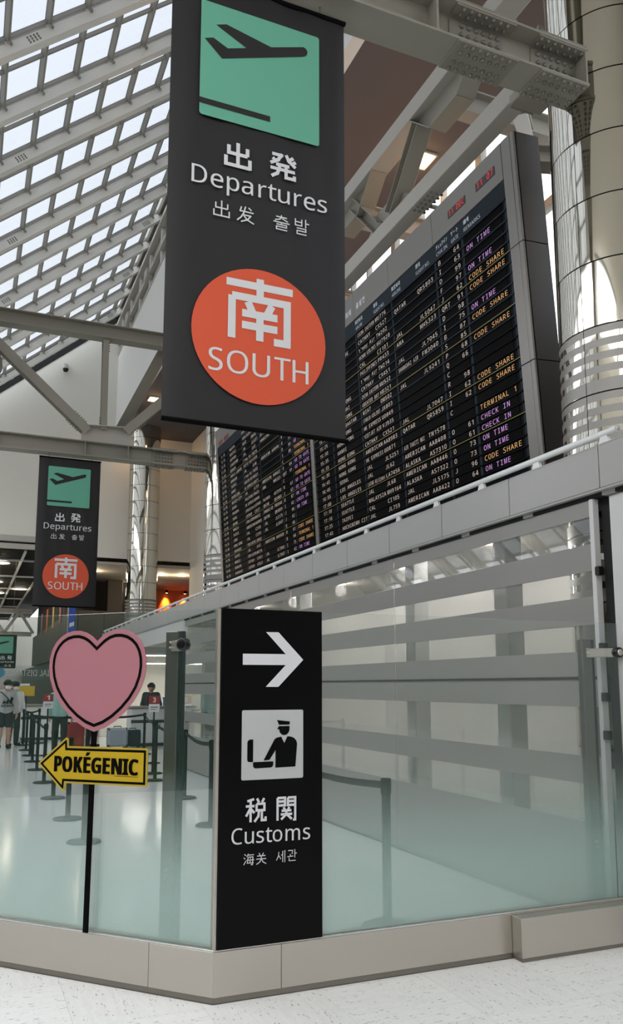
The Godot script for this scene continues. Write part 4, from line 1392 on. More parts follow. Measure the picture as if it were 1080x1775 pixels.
# ---------------------------------------------------------------- hanging banners
func make_banner(label: String, at: Vector3, top_gap: float) -> Node3D:      # at: middle of the lower edge
	var t := thing("banner", label, "banner", at, "hanging departures banners")
	var w := 1.272
	var h := 3.18
	var st := SurfaceTool.new()
	st.begin(Mesh.PRIMITIVE_TRIANGLES)
	st.set_smooth_group(1)
	var wave := func(x: float, y: float) -> float:
		var e := absf(x) / (w * 0.5)
		return 0.004 * sin(x * 9.0 + y * 0.8) * (0.4 + 0.6 * y / h) - 0.02 * pow(e, 8.0) + 0.004 * sin(x * 23.0) * y / h
	var nx := 48
	var ny := 16
	for i in nx:
		for j in ny:
			var p := []
			for e in [[0, 0], [1, 0], [1, 1], [0, 1]]:
				var x: float = -w * 0.5 + w * (i + e[0]) / nx
				var y: float = h * (j + e[1]) / ny
				p.append(at + Vector3(x, y, wave.call(x, y)))
			quad(st, p[0], p[1], p[2], p[3])
			var q := []
			for v in p:
				q.append(v - Vector3(0, 0, 0.002))
			quad(st, q[3], q[2], q[1], q[0])
	st.index()
	obj("cloth", st, M.cloth, t)
	st = st_new()
	tube(st, [at + Vector3(-w * 0.5 - 0.006, 0.0, 0.002), at + Vector3(w * 0.5 + 0.006, 0.0, 0.002)], 0.016, 10)
	obj("bottom_rod", st, M.black_matte, t)
	st = st_new()
	tube(st, [at + Vector3(-w * 0.5 - 0.006, h, 0.0), at + Vector3(w * 0.5 + 0.006, h, 0.0)], 0.016, 10)
	obj("top_rod", st, M.black_matte, t)
	for x in [-0.44, 0.44]:
		st = st_new()
		var n := int(top_gap / 0.022)
		for k in n:
			var y := h + 0.012 + 0.022 * k
			lathe(st, [Vector2(0.002, 0), Vector2(0.006, 0.006), Vector2(0.006, 0.016), Vector2(0.002, 0.022)], at + Vector3(x, y, 0), 6)
		obj("chain", st, M.bolt, t)
	var f := Transform3D(Basis.IDENTITY, at + Vector3(0, -3.195, 0.013))
	st = st_new()
	prism(st, rrect(-0.444, 5.324, 0.427, 6.181, 0.02), f, 0, 0)
	var sq := obj("green_field", st, M.print_green, t)
	var g := Transform3D(Basis.IDENTITY, at + Vector3(0, -3.195, 0.0155))
	st = st_new()
	prism(st, pl("-0.294,5.776 0.302,5.987 0.322,6.0 0.334,6.02 0.335,6.042 0.322,6.058 0.303,6.064 0.281,6.056 0.061,5.981 -0.266,6.046 -0.339,6.019 -0.120,5.914 -0.254,5.866 -0.357,5.914 -0.417,5.891"), g, 0, 0)
	obj("aircraft_symbol", st, M.cloth, sq)
	st = st_new()
	prism(st, pl("-0.4445,5.447 0.057,5.447 0.057,5.405 -0.4445,5.405"), g, 0, 0)
	obj("runway_bar", st, M.cloth, sq)
	st = st_new()
	glyph(st, "出", f, -0.268, 5.186, 0.196, 0.19, 0.026)
	glyph(st, "発", f, 0.05, 5.192, 0.205, 0.19, 0.024)
	text_fit(st, "Departures", f, -0.486, 0.486, 4.825, 0.128)
	glyph(st, "出", f, -0.339, 4.738, 0.122, 0.122, 0.0095)
	glyph(st, "发", f, -0.177, 4.738, 0.13, 0.124, 0.0095)
	glyph(st, "출", f, 0.08, 4.734, 0.131, 0.116, 0.0085)
	glyph(st, "발", f, 0.23, 4.743, 0.125, 0.126, 0.0085)
	obj("lettering", st, M.print_white, t)
	st = st_new()
	prism(st, oval(0.003, 3.834, 0.468, 0.467), f, 0, 0)
	var ci := obj("orange_disc", st, M.print_orange, t)
	st = st_new()
	glyph(st, "南", g, -0.252, 4.243, 0.496, 0.458, 0.052)
	text_fit(st, "SOUTH", g, -0.348, 0.345, 3.553, 0.156)
	obj("disc_lettering", st, M.print_white, ci)
	return t

func build_banners() -> void:
	make_banner("large black departures banner with orange south disc hanging closest, from the bolted beam", Vector3(1.667, 3.197, -4.83), 0.07)
	make_banner("small-looking black departures banner with orange disc far off over the glass barrier", Vector3(1.822, 3.2, -17.6), 0.08)

# ---------------------------------------------------------------- pink heart and yellow arrow on a pole
func build_promo_sign() -> void:
	var xf := left_frame(0.02)
	var t := thing("promo_sign", "pink heart sign over a yellow arrow on a black pole before the glass", "sign", xf * Vector3(-0.77, 0.25, 0))
	var st := st_new()
	bar(st, xf * Vector3(-0.779, 0.253, -0.005), xf * Vector3(-0.772, 1.34, -0.005), 0.032, 0.012, xf.basis.z, 0.002)
	obj("pole", st, M.black_matte, t)
	var half := pl("0,1.800 0.035,1.828 0.075,1.849 0.12,1.861 0.168,1.861 0.215,1.85 0.256,1.828 0.29,1.797 0.315,1.757 0.329,1.71 0.332,1.655 0.322,1.595 0.296,1.53 0.255,1.47 0.2,1.413 0.135,1.363 0.07,1.327 0,1.304")
	var heart := PackedVector2Array()
	for p in half:
		heart.append(Vector2(-0.763 + p.x, p.y))
	for i in range(half.size() - 2, 0, -1):
		heart.append(Vector2(-0.763 - half[i].x, half[i].y))
	st = st_new()
	prism(st, heart, xf, 0.003, 0.009)
	var h := obj("heart_board", st, M.pink, t)
	st = st_new()
	var ctr := Vector2(-0.763, 1.6)
	var rings := []
	for d in [0.024, 0.041]:
		var off := Geometry2D.offset_polygon(heart, -d, Geometry2D.JOIN_MITER)
		rings.append(off[0])
	_ring(st, rings[0], rings[1], Transform3D(xf.basis, xf * Vector3(0, 0, 0.0102)))
	obj("black_outline", st, M.black_matte, h)
	var arrow := pl("-1.143,1.122 -0.952,1.268 -0.936,1.262 -0.932,1.222 -0.412,1.225 -0.405,1.218 -0.405,1.032 -0.412,1.026 -0.944,1.022 -0.948,0.982 -0.962,0.977")
	st = st_new()
	prism(st, arrow, xf, 0.003, 0.009)
	var a := obj("arrow_board", st, M.yellow_edge, t)
	st = st_new()
	var o1 := Geometry2D.offset_polygon(arrow, -0.010, Geometry2D.JOIN_MITER)
	prism(st, o1[0], xf, 0.0095, 0.0095)
	obj("black_outline", st, M.black_matte, a)
	st = st_new()
	var o2 := Geometry2D.offset_polygon(arrow, -0.023, Geometry2D.JOIN_MITER)
	prism(st, o2[0], xf, 0.0108, 0.0108)
	obj("yellow_field", st, M.yellow, a)
	st = st_new()
	for dx in [-0.0042, -0.002, 0.0, 0.002, 0.0042]:
		text_fit(st, "POKÉGENIC", Transform3D(xf.basis, xf * Vector3(0, 0, 0.0121 + dx * 0.05)), -1.022 + dx, -0.463 + dx, 1.082, 0.085, "bold")
	sp_local(st, xf, -0.613, -0.461, 1.0735, 1.0755, 0.0121)
	obj("lettering", st, M.black_matte, a)

func sp_local(st: SurfaceTool, xf: Transform3D, x0: float, x1: float, y0: float, y1: float, z: float) -> void:
	quad(st, xf * Vector3(x0, y0, z), xf * Vector3(x1, y0, z), xf * Vector3(x1, y1, z), xf * Vector3(x0, y1, z))

func _ring(st: SurfaceTool, outer: PackedVector2Array, inner: PackedVector2Array, xf: Transform3D) -> void:   # strip between two outlines, matched by angle
	var c := Vector2(-0.763, 1.62)
	var at := func(poly: PackedVector2Array, a: float) -> Vector2:
		var d := Vector2(cos(a), sin(a)) * 2.0
		var best := c + d
		for i in poly.size():
			var hit = Geometry2D.segment_intersects_segment(c, c + d, poly[i], poly[(i + 1) % poly.size()])
			if hit != null and c.distance_to(hit) < c.distance_to(best):
				best = hit
		return best
	var n := 144
	for k in n:
		var a0 := TAU * k / n + PI / 2
		var a1 := TAU * (k + 1) / n + PI / 2
		var p: Vector2 = at.call(outer, a0)
		var q: Vector2 = at.call(outer, a1)
		var r: Vector2 = at.call(inner, a1)
		var s: Vector2 = at.call(inner, a0)
		quad(st, xf * Vector3(p.x, p.y, 0), xf * Vector3(q.x, q.y, 0), xf * Vector3(r.x, r.y, 0), xf * Vector3(s.x, s.y, 0))

# ---------------------------------------------------------------- queue posts, people and counters behind the barrier
func make_stanchion(at: Vector3, label: String, belt_to: Vector3, group: String) -> Node3D:
	var t := thing("queue_post", label, "queue post", at, group)
	var st := st_new()
	lathe(st, [Vector2(0.17, 0), Vector2(0.17, 0.012), Vector2(0.15, 0.022), Vector2(0.045, 0.032), Vector2(0.0, 0.034)], at, 24)
	obj("base", st, M.rubber, t)
	st = st_new()
	lathe(st, [Vector2(0.03, 0.03), Vector2(0.03, 0.86)], at, 14)
	obj("pole", st, M.rubber, t)
	st = st_new()
	lathe(st, [Vector2(0.03, 0.84), Vector2(0.036, 0.85), Vector2(0.036, 0.935), Vector2(0.03, 0.945), Vector2(0, 0.947)], at, 14)
	obj("belt_head", st, M.black_matte, t)
	if belt_to != at:
		st = st_new()
		var prev := at + Vector3(0, 0.9, 0)
		for k in 8:
			var u := (k + 1) / 8.0
			var p := at.lerp(belt_to, u) + Vector3(0, 0.9 - 0.05 * sin(PI * u), 0)
			bar(st, prev, p, 0.004, 0.048)
			prev = p
		obj("belt", st, M.rubber, t)
	return t

func build_queue() -> void:
	var row := [Vector3(1.19, 0, -8.7), Vector3(1.205, 0, -10.25), Vector3(1.225, 0, -12.2), Vector3(1.27, 0, -14.2), Vector3(1.33, 0, -16.4), Vector3(1.38, 0, -18.2), Vector3(1.44, 0, -19.8), Vector3(1.47, 0, -21.5), Vector3(1.5, 0, -23.3)]
	var say := ["queue post with a round base nearest to the heart sign's pole", "second queue post from the barrier in the line behind the yellow arrow", "third queue post from the barrier in the line behind the yellow arrow", "fourth queue post in the line, beside the yellow arrow's tip", "fifth queue post from the barrier in the line", "sixth queue post from the barrier in the line", "seventh queue post in the line, beside the hoodie wearer", "eighth queue post in the line, behind the hoodie wearer", "last and farthest queue post of the line"]
	for i in row.size():
		var l: String = say[i]
		make_stanchion(row[i], l, row[i + 1] if i >= 3 and i + 1 < row.size() else row[i], "queue posts in the line")
	for e in [[Vector3(2.62, 0, -4.93), Vector3(2.72, 0, -7.2), "queue post with belt close behind the glass right of the customs panel"], [Vector3(2.64, 0, -9.17), Vector3(2.92, 0, -11.5), "queue post whose base shows at the customs panel's left edge"], [Vector3(2.92, 0, -11.5), Vector3(3.0, 0, -13.8), "queue post whose base shows behind the left steel glass post"], [Vector3(3.0, 0, -13.8), Vector3(3.2, 0, -14.4), "queue post whose base shows just right of the yellow arrow"],
			[Vector3(3.2, 0, -14.9), Vector3(3.9, 0, -19.2), "queue post under the red number sign by the counter"], [Vector3(3.9, 0, -19.2), Vector3(2.6, 0, -19.0), "queue post with belt before the white counter"], [Vector3(2.6, 0, -19.0), Vector3(1.44, 0, -19.8), "queue post behind the lower tip of the heart sign"], [Vector3(1.95, 0, -24.0), Vector3(1.5, 0, -23.3), "queue post with belt behind the person in mint green"]]:
		make_stanchion(e[0], e[2], e[1], "")
	# people
	var p := person("person in a light grey hoodie, black shorts and white face mask, crossbody strap", Vector3(0.98, 0, -22.3), 0.1, {"top": M.greycloth, "low": M.darkcloth, "shorts": true, "mask": true, "scale": 1.0, "head": Vector3(0.03, -0.02, 0.03), "kneel": Vector3(0, 0, 0.03)})
	var st := st_new()
	var f := Transform3D(Basis.IDENTITY, Vector3(0, 0, 0.172))
	for k in 3:
		var x := -0.11 + 0.085 * k
		prism(st, PackedVector2Array([Vector2(x, 1.12), Vector2(x + 0.06, 1.12), Vector2(x + 0.10, 1.16 + 0.05 * k), Vector2(x + 0.045, 1.20 + 0.05 * k)]), f, 0.0, 0.004)
	text_fit(st, "adidas", f, -0.14, 0.14, 1.035, 0.07, "bold")
	obj("chest_print", st, M.black_matte, p, true)
	st = st_new()
	tube(st, [Vector3(-0.2, 1.43, 0.02), Vector3(-0.12, 1.4, 0.11), Vector3(0.0, 1.28, 0.15), Vector3(0.14, 1.12, 0.13), Vector3(0.19, 1.04, 0.04)], 0.012, 6)
	obj("strap", st, M.black_matte, p, true)
	person("person in white sleeves and black trousers close behind the hoodie wearer", Vector3(1.24, 0, -23.3), 0.4, {"top": M.whitecloth, "low": M.darkcloth, "scale": 0.97, "mask": true})
	person("person in a mint green top and dark trousers, partly behind the heart", Vector3(2.12, 0, -20.3), 2.9, {"top": M.mint, "low": M.darkcloth, "scale": 0.96, "kneer": Vector3(0.02, 0, 0.06)})
	person("person with dark hair and patterned dark top behind the white counter", Vector3(4.75, 0, -22.6), -0.4, {"top": M.darkcloth, "low": M.darkcloth, "scale": 0.95})
	person("person in black bending by the grey suitcase under the heart's tip", Vector3(3.1, 0, -22.0), 2.4, {"top": M.darkcloth, "low": M.darkcloth, "scale": 0.93, "head": Vector3(0, -0.05, 0.06)})
	# suitcases
	for e in [["suitcase", "red hard suitcase behind the heart's lower edge", Vector3(2.62, 0, -21.4), Vector3(0.42, 0.62, 0.26), M.red], ["suitcase", "pale grey hard suitcase standing before the counter", Vector3(3.62, 0, -21.2), Vector3(0.5, 0.46, 0.3), M.case_grey], ["suitcase", "dark blue-grey suitcase next to the pale grey one", Vector3(4.02, 0, -21.3), Vector3(0.4, 0.4, 0.26), M.slate]]:
		var c: Vector3 = e[2]
		var s: Vector3 = e[3]
		var t := thing(e[0], e[1], "suitcase", c)
		st = st_new()
		bx(st, c + Vector3(0, s.y * 0.5 + 0.05, 0), s, Basis.IDENTITY, 0.05)
		obj("shell", st, e[4], t)
		st = st_new()
		bx(st, c + Vector3(0, s.y * 0.5 + 0.05, 0), Vector3(s.x + 0.006, s.y + 0.006, 0.02), Basis.IDENTITY, 0.008)
		obj("seam", st, M.black_matte, t)
		st = st_new()
		tube(st, [c + Vector3(-0.09, s.y + 0.045, 0), c + Vector3(-0.09, s.y + 0.09, 0), c + Vector3(0.09, s.y + 0.09, 0), c + Vector3(0.09, s.y + 0.045, 0)], 0.012, 6)
		obj("handle", st, M.black_matte, t)
		for q in [[-1, -1], [1, -1], [-1, 1], [1, 1]]:
			st = st_new()
			lathe(st, [Vector2(0, -0.014), Vector2(0.026, -0.014), Vector2(0.026, 0.014), Vector2(0, 0.014)], c + Vector3(q[0] * s.x * 0.36, 0.027, q[1] * s.z * 0.3), 10, 0, TAU, Basis(Vector3.UP, Vector3.RIGHT, Vector3.FORWARD))
			obj("wheel", st, M.rubber, t)
	# check-in counters
	for e in [[Vector3(4.9, 0, -22.0), 1.7, "white check-in counter at the screen's opening with the blue crate", "counter"], [Vector3(2.3, 0, -25.6), 1.5, "white check-in counter beyond the person in white sleeves", "counter"]]:
		var c: Vector3 = e[0]
		var t := thing("check_in_counter", e[2], "counter", c)
		obj("front", span(c + Vector3(-e[1] * 0.5, 0.08, -0.35), c + Vector3(e[1] * 0.5, 0.98, 0.3), 0.02), M.white_paint, t)
		obj("worktop", span(c + Vector3(-e[1] * 0.5 - 0.04, 0.98, -0.4), c + Vector3(e[1] * 0.5 + 0.04, 1.03, 0.36), 0.008), M.steel_dark, t)
		obj("kick_plate", span(c + Vector3(-e[1] * 0.5 + 0.03, 0.0, -0.32), c + Vector3(e[1] * 0.5 - 0.03, 0.08, 0.26)), M.black, t)
		obj("band", span(c + Vector3(-e[1] * 0.5, 0.6, 0.3), c + Vector3(e[1] * 0.5, 0.68, 0.306), 0.002), M.black, t)
	for e in [[Vector3(3.62, 1.03, -16.9), "3", "red and white number three sign on a post by the counter"], [Vector3(1.78, 1.05, -19.7), "1", "red and white number one sign on a post left of the heart"]]:
		var c: Vector3 = e[0]
		var t := thing("number_sign", e[2], "sign", Vector3(c.x, 0, c.z))
		st = st_new()
		lathe(st, [Vector2(0.15, 0), Vector2(0.15, 0.015), Vector2(0.02, 0.03), Vector2(0.018, c.y)], Vector3(c.x, 0, c.z), 14)
		obj("stand", st, M.rubber, t)
		obj("card", span(c + Vector3(-0.11, 0, -0.006), c + Vector3(0.11, 0.16, 0.006), 0.002), M.sign_white, t)
		obj("red_card", span(c + Vector3(-0.11, 0.16, -0.006), c + Vector3(0.11, 0.33, 0.006), 0.002), M.red, t)
		st = st_new()
		text_fit(st, e[1], Transform3D(Basis.IDENTITY, c + Vector3(0, 0, 0.0075)), -0.03, 0.03, 0.195, 0.1, "bold")
		obj("numeral", st, M.sign_white, t)
		st = st_new()
		sp(st, c + Vector3(-0.08, 0.09, 0.006), c + Vector3(0.08, 0.105, 0.0072))
		sp(st, c + Vector3(-0.08, 0.05, 0.006), c + Vector3(0.05, 0.06, 0.0072))
		obj("print", st, M.black_matte, t)
	var cr := thing("crate", "blue plastic crate standing on the white counter", "crate", Vector3(5.2, 1.03, -22.0))
	st = st_new()
	var cc := Vector3(5.2, 1.03, -22.0)
	sp(st, cc + Vector3(-0.22, 0, -0.15), cc + Vector3(0.22, 0.015, 0.15))
	for s in [[-0.22, -0.205, -0.15, 0.15], [0.205, 0.22, -0.15, 0.15], [-0.22, 0.22, -0.15, -0.135], [-0.22, 0.22, 0.135, 0.15]]:
		sp(st, cc + Vector3(s[0], 0, s[2]), cc + Vector3(s[1], 0.22, s[3]), 0.004)
	obj("tub", st, M.blue, cr)
	st = st_new()
	for s in [[-0.235, -0.2, -0.165, 0.165], [0.2, 0.235, -0.165, 0.165], [-0.235, 0.235, -0.165, -0.13], [-0.235, 0.235, 0.13, 0.165]]:
		sp(st, cc + Vector3(s[0], 0.2, s[2]), cc + Vector3(s[1], 0.23, s[3]), 0.004)
	obj("rim", st, M.blue, cr)
	# yellow notice
	var yn := thing("notice_board", "yellow notice board on a pole above the far counter", "notice", Vector3(1.62, 0, -24.6))
	st = st_new()
	lathe(st, [Vector2(0.14, 0), Vector2(0.14, 0.015), Vector2(0.015, 0.03), Vector2(0.015, 1.3)], Vector3(1.62, 0, -24.6), 12)
	obj("stand", st, M.rubber, yn)
	obj("board", span(Vector3(1.40, 1.28, -24.61), Vector3(1.84, 1.56, -24.59), 0.004), M.yellow, yn)
	obj("card", span(Vector3(1.42, 1.57, -24.606), Vector3(1.7, 1.63, -24.594), 0.002), M.sign_white, yn)

# ---------------------------------------------------------------- what lies beyond the end wall and the screen's opening
func build_far() -> void:
	var st := st_new()
	sp(st, Vector3(2.6, 5.74, -36), Vector3(12, 5.95, -28.3))
	struct("ceiling_low", st, M.soffit_pale)
	struct("wall_lobby", span(Vector3(4.4, 0, -35.6), Vector3(12, 5.75, -35.3)), M.orange_wall)
	var sc := shell("ceiling_slatted")
	struct("ceiling_board", span(Vector3(-7.2, 6.3, -60), Vector3(2.6, 6.5, -28.6)), M.slat, sc)
	var z := -28.9
	struct("ceiling_board", span(Vector3(2.6, 6.3, -60), Vector3(3.9, 6.5, -36)), M.slat, sc)
	struct("ceiling_board", span(Vector3(2.6, 5.95, -36.1), Vector3(3.9, 6.5, -35.9)), M.slat, sc)
	var sl := st_new()
	while z > -60.0:
		sp(sl, Vector3(-7.2, 6.1, z - 0.06), Vector3(2.6, 6.3, z))
		z -= 0.3
	struct("slat", sl, M.slat, sc).set_meta("kind", "stuff")
	for k in 6:
		struct("ceiling_rail", span(Vector3(-7.2, 6.04, -31.0 - k * 4.6), Vector3(2.6, 6.1, -30.9 - k * 4.6)), M.white_metal, sc)
	for x in [0.4, 1.6, 2.5]:
		struct("ceiling_rail", span(Vector3(x, 6.04, -60), Vector3(x + 0.08, 6.1, -28.7)), M.white_metal, sc)
	var slat_at := [[0.95, -31.6], [0.3, -34.0], [0.95, -37.5], [2.1, -40.0], [1.2, -42.0], [0.9, -47.0], [1.3, -52.5]]
	for n in slat_at.size():
		var e: Array = slat_at[n]
		var c := Vector3(e[0], 6.06, e[1])
		var t := thing("ceiling_spot", ORDER[n] + " round white lamp in the dark slatted ceiling beyond the end wall", "ceiling lamp", c, "lamps in the slatted ceiling")
		st = st_new()
		lathe(st, [Vector2(0.36, 0), Vector2(0.33, -0.03), Vector2(0.30, 0)], c, 18)
		obj("trim_ring", st, M.white_metal, t)
		st = st_new()
		lathe(st, [Vector2(0.31, -0.012), Vector2(0, -0.014)], c, 18)
		obj("lamp_lens", st, M.lamp, t)
		lamp_light(c - Vector3(0, 0.15, 0), 0.3, Color(1, 0.95, 0.85), 0.2)
	var low_at := [[6.6, -30.3, "round white lamp in the low ceiling just right of the farthest mirror column"], [7.4, -30.2, "round white lamp in the low ceiling next to the half-hidden mirror column"], [6.3, -33.0, "round white lamp in the low ceiling deeper in, close to the orange wall"], [4.1, -30.2, "round white lamp in the low ceiling between small banner and farthest column"], [3.9, -33.4, "round white lamp at the back of the low ceiling beside the small banner"]]
	for e in low_at:
		var c := Vector3(e[0], 5.74, e[1])
		var t := thing("ceiling_spot", e[2], "ceiling lamp", c, "lamps in the low ceiling")
		st = st_new()
		lathe(st, [Vector2(0.2, 0), Vector2(0.18, -0.02), Vector2(0.16, 0)], c, 16)
		obj("trim_ring", st, M.white_metal, t)
		st = st_new()
		lathe(st, [Vector2(0.17, -0.008), Vector2(0, -0.01)], c, 16)
		obj("lamp_lens", st, M.lamp, t)
		lamp_light(c - Vector3(0, 0.12, 0), 0.3, Color(1, 0.9, 0.75), 0.12)
	for x in [5.0, 7.93, 8.75]:
		var c := Vector3(x, 5.6, -35.1)
		var t := thing("wall_washer", "small spotlight throwing an orange cone down the brown-orange wall", "spotlight", c, "spots on the orange wall")
		st = st_new()
		lathe(st, [Vector2(0, 0.14), Vector2(0.02, 0.14), Vector2(0.02, 0.125), Vector2(0.05, 0.12), Vector2(0.06, 0)], c, 12)
		obj("housing", st, M.black_matte, t)
		st = st_new()
		lathe(st, [Vector2(0.055, 0.004), Vector2(0, 0.002)], c, 12)
		obj("lamp_lens", st, M.lamp_warm, t)
		var l := SpotLight3D.new()
		l.name = "spot_light"
		l.position = c - Vector3(0, 0.03, 0)
		l.rotation = Vector3(-PI / 2 + 0.42, 0, 0)
		l.light_color = Color(1, 0.6, 0.25)
		l.light_energy = 7.0
		l.spot_angle = 27
		l.spot_range = 30
		l.spot_attenuation = 2
		l.light_size = 0.05
		l.shadow_enabled = true
		add_child(l, true)
	# upper floor front beyond the end wall
	struct("wall_mezzanine", span(Vector3(3.5, 2.7, -50), Vector3(3.7, 4.35, -31)), M.brown_panel)
	struct("wall_shops", span(Vector3(3.72, 4.35, -50), Vector3(3.9, 6.3, -31)), M.gap)  # black sheet standing in for the darkness above the gallery wall
	var mf := shell("wall_gallery")
	for k in 3:
		struct("panel", span(Vector3(3.72 + 0.95 * k, 2.7, -31.2), Vector3(4.66 + 0.95 * k, 4.35, -31.0), 0.006), M.brown_panel, mf)
	struct("dark_opening", span(Vector3(3.72, 4.35, -33.4), Vector3(6.6, 5.74, -33.2)), M.gap, mf)  # black sheet in place of the dark gallery behind
	struct("floor_gallery", span(Vector3(3.7, 2.5, -36), Vector3(12, 2.7, -31.2)), M.brown_panel)
	tag(obj("pillar", span(Vector3(5.0, 4.35, -33.1), Vector3(5.6, 5.74, -32.6), 0.02), M.brown_panel), "brown square pillar in the dark upper gallery beside the mirror column", "pillar")
	var cols := [M.red, M.orange_wall, M.yellow, M.red, M.orange_wall]
	var nm := ["dark red shop banner on the upper gallery, furthest along", "orange shop banner on the upper gallery", "yellow shop banner on the upper gallery", "red shop banner hanging on the gallery, beside the yellow one", "orange shop banner hanging nearest the gallery's corner"]
	for k in 5:
		var c := Vector3(3.46, 4.5, -44.0 + k * 3.0)
		var t := thing("shop_banner", nm[k], "banner", c)
		st = st_new()
		sp(st, c + Vector3(0.01, -0.35, -0.35), c + Vector3(0.04, 0.75, 0.35), 0.004)
		obj("cloth", st, cols[k], t)
		st = st_new()
		tube(st, [c + Vector3(-0.01, 0.76, -0.4), c + Vector3(-0.01, 0.76, 0.4)], 0.015, 6)
		obj("rod", st, M.black_matte, t)
	var bb := thing("pole_banner", "narrow blue and white banner on a pole at the gallery corner", "banner", Vector3(3.3, 2.6, -29.5))
	st = st_new()
	sp(st, Vector3(3.22, 2.7, -29.51), Vector3(3.44, 4.6, -29.49), 0.004)
	obj("cloth", st, M.blue, bb)
	st = st_new()
	tube(st, [Vector3(3.2, 0.0, -29.52), Vector3(3.2, 4.65, -29.52)], 0.015, 6)
	obj("pole", st, M.white_metal, bb)
	st = st_new()
	for y in [2.9, 3.25, 3.6]:
		prism(st, PackedVector2Array([Vector2(3.25, y), Vector2(3.41, y + 0.06), Vector2(3.41, y + 0.2), Vector2(3.25, y + 0.14)]), Transform3D(Basis.IDENTITY, Vector3(0, 0, -29.487)), 0, 0.001)
	obj("print", st, M.sign_white, bb)
	# far end
	struct("wall_far", span(Vector3(-7.4, 0, -61.8), Vector3(12, 6.5, -61.5)), M.soffit_pale)
	struct("wall_side", span(Vector3(3.7, 0, -61.5), Vector3(3.9, 2.7, -36)), M.brown_panel)
	st = st_new()
	sp(st, Vector3(12, 0, -62), Vector3(12.3, 6.2, -28.3))
	sp(st, Vector3(8, 0, -28.6), Vector3(12.3, 6.2, -28.3))
	struct("wall_east", st, M.wall)
	var ft := thing("roof_truss", "white steel truss far off below the slatted ceiling, at the photo's left edge", "truss", Vector3(0, 4.6, -50))
	st = st_new()
	hbeam(st, Vector3(-5, 4.55, -50), Vector3(3.4, 4.55, -50), Vector3.UP, 0.25, 0.25)
	hbeam(st, Vector3(-5, 5.9, -50), Vector3(3.4, 5.9, -50), Vector3.UP, 0.25, 0.25)
	for k in 5:
		hbeam(st, Vector3(-4.5 + k * 1.6, 4.6, -50), Vector3(-3.7 + k * 1.6, 5.85, -50), Vector3(0, 0, 1), 0.16, 0.16)
		hbeam(st, Vector3(-3.7 + k * 1.6, 5.85, -50), Vector3(-2.9 + k * 1.6, 4.6, -50), Vector3(0, 0, 1), 0.16, 0.16)
	obj("frame", st, M.white_metal, ft)
	area_light(Vector3(-1.5, 4.0, -56), Vector2(4, 4), 1.5, Vector3(0, -0.3, -1), Color(1, 0.98, 0.95))  # unseen light without a fitting, placed to brighten the far wall
	# departures screen and social-distance reflection built as a pane, left edge
	var ds := thing("hanging_sign", "black hanging sign with a green aircraft field at the photo's left edge", "sign", Vector3(0.922, 2.447, -31.000))
	obj("board", span(Vector3(0.384, 2.190, -31.050), Vector3(1.627, 3.382, -31.000), 0.01), M.sign_black, ds)
	st = st_new()
	prism(st, rrect(0.538, 2.716, 1.512, 3.318, 0.026), Transform3D(Basis.IDENTITY, Vector3(0, 0, -30.998)), 0, 0)
	var gf := obj("green_field", st, M.print_green, ds)
	st = st_new()
	prism(st, pl("0.717,2.921 1.358,3.113 1.383,3.151 1.319,3.164 1.025,3.087 0.820,3.151 0.756,3.126 0.897,3.049 0.794,3.023 0.717,3.049 0.679,3.023"), Transform3D(Basis.IDENTITY, Vector3(0, 0, -30.996)), 0, 0)
	obj("aircraft_symbol", st, M.sign_black, gf)
	st = st_new()
	var sf := Transform3D(Basis.IDENTITY, Vector3(0, 0, -30.998))
	glyph(st, "出", sf, 1.102, 2.639, 0.154, 0.141, 0.020)
	glyph(st, "発", sf, 1.332, 2.639, 0.154, 0.141, 0.018)
	text_fit(st, "Departures", sf, 0.922, 1.563, 2.383, 0.077)
	glyph(st, "出", sf, 1.255, 2.331, 0.090, 0.090, 0.008)
	glyph(st, "发", sf, 1.383, 2.331, 0.090, 0.090, 0.008)
	obj("lettering", st, M.sign_white, ds)
	st = st_new()
	for x in [0.512, 1.473]:
		tube(st, [Vector3(x, 3.382, -31.020), Vector3(x, 6.05, -31.020)], 0.008, 6)
	obj("hanger_rod", st, M.steel_dark, ds)
	var sd := thing("hanging_sign", "reflection of a sign, built as a clear hanging pane with backward white letters", "sign", Vector3(2.069, 1.809, -30.000))
	obj("pane", span(Vector3(0.776, 1.770, -30.010), Vector3(3.233, 2.261, -30.000), 0.003), M.glass, sd)
	st = st_new()
	text_fit(st, "SOCIAL DISTANCE", Transform3D(Basis(Vector3.LEFT, Vector3.UP, Vector3.FORWARD), Vector3(0, 0, -30.012)), -3.129, -1.267, 1.912, 0.207)
	obj("lettering", st, M.sign_white, sd)
	st = st_new()
	prism(st, oval(1.073, 2.016, 0.168, 0.168, 32), Transform3D(Basis.IDENTITY, Vector3(0, 0, -29.997)), 0, 0.002)
	obj("blue_disc", st, mat("2b7f9a", 0.5), sd)
	st = st_new()
	for x in [0.905, 3.103]:
		tube(st, [Vector3(x, 2.261, -30.005), Vector3(x, 6.05, -30.005)], 0.006, 6)
	obj("hanger_rod", st, M.steel_dark, sd)
	# security lobby through the opening beyond the striped screen
	struct("ceiling_lobby", span(Vector3(4.0, 2.62, -26.5), Vector3(10.5, 2.72, -15.9)), M.soffit_pale)
	struct("wall_security", span(Vector3(4.0, 0, -26.8), Vector3(10.5, 2.7, -26.5)), M.wall)
	var ln := thing("lintel", "white glass lintel over the opening beyond the striped screen", "lintel", Vector3(3.95, 2.6, -20))
	obj("side_panel", span(Vector3(3.93, 2.5, -26), Vector3(3.97, 2.87, -15.82), 0.004), M.white_metal, ln)
	obj("end_panel", span(Vector3(3.97, 2.45, -22.6), Vector3(7.19, 2.62, -22.5), 0.004), M.white_metal, ln)
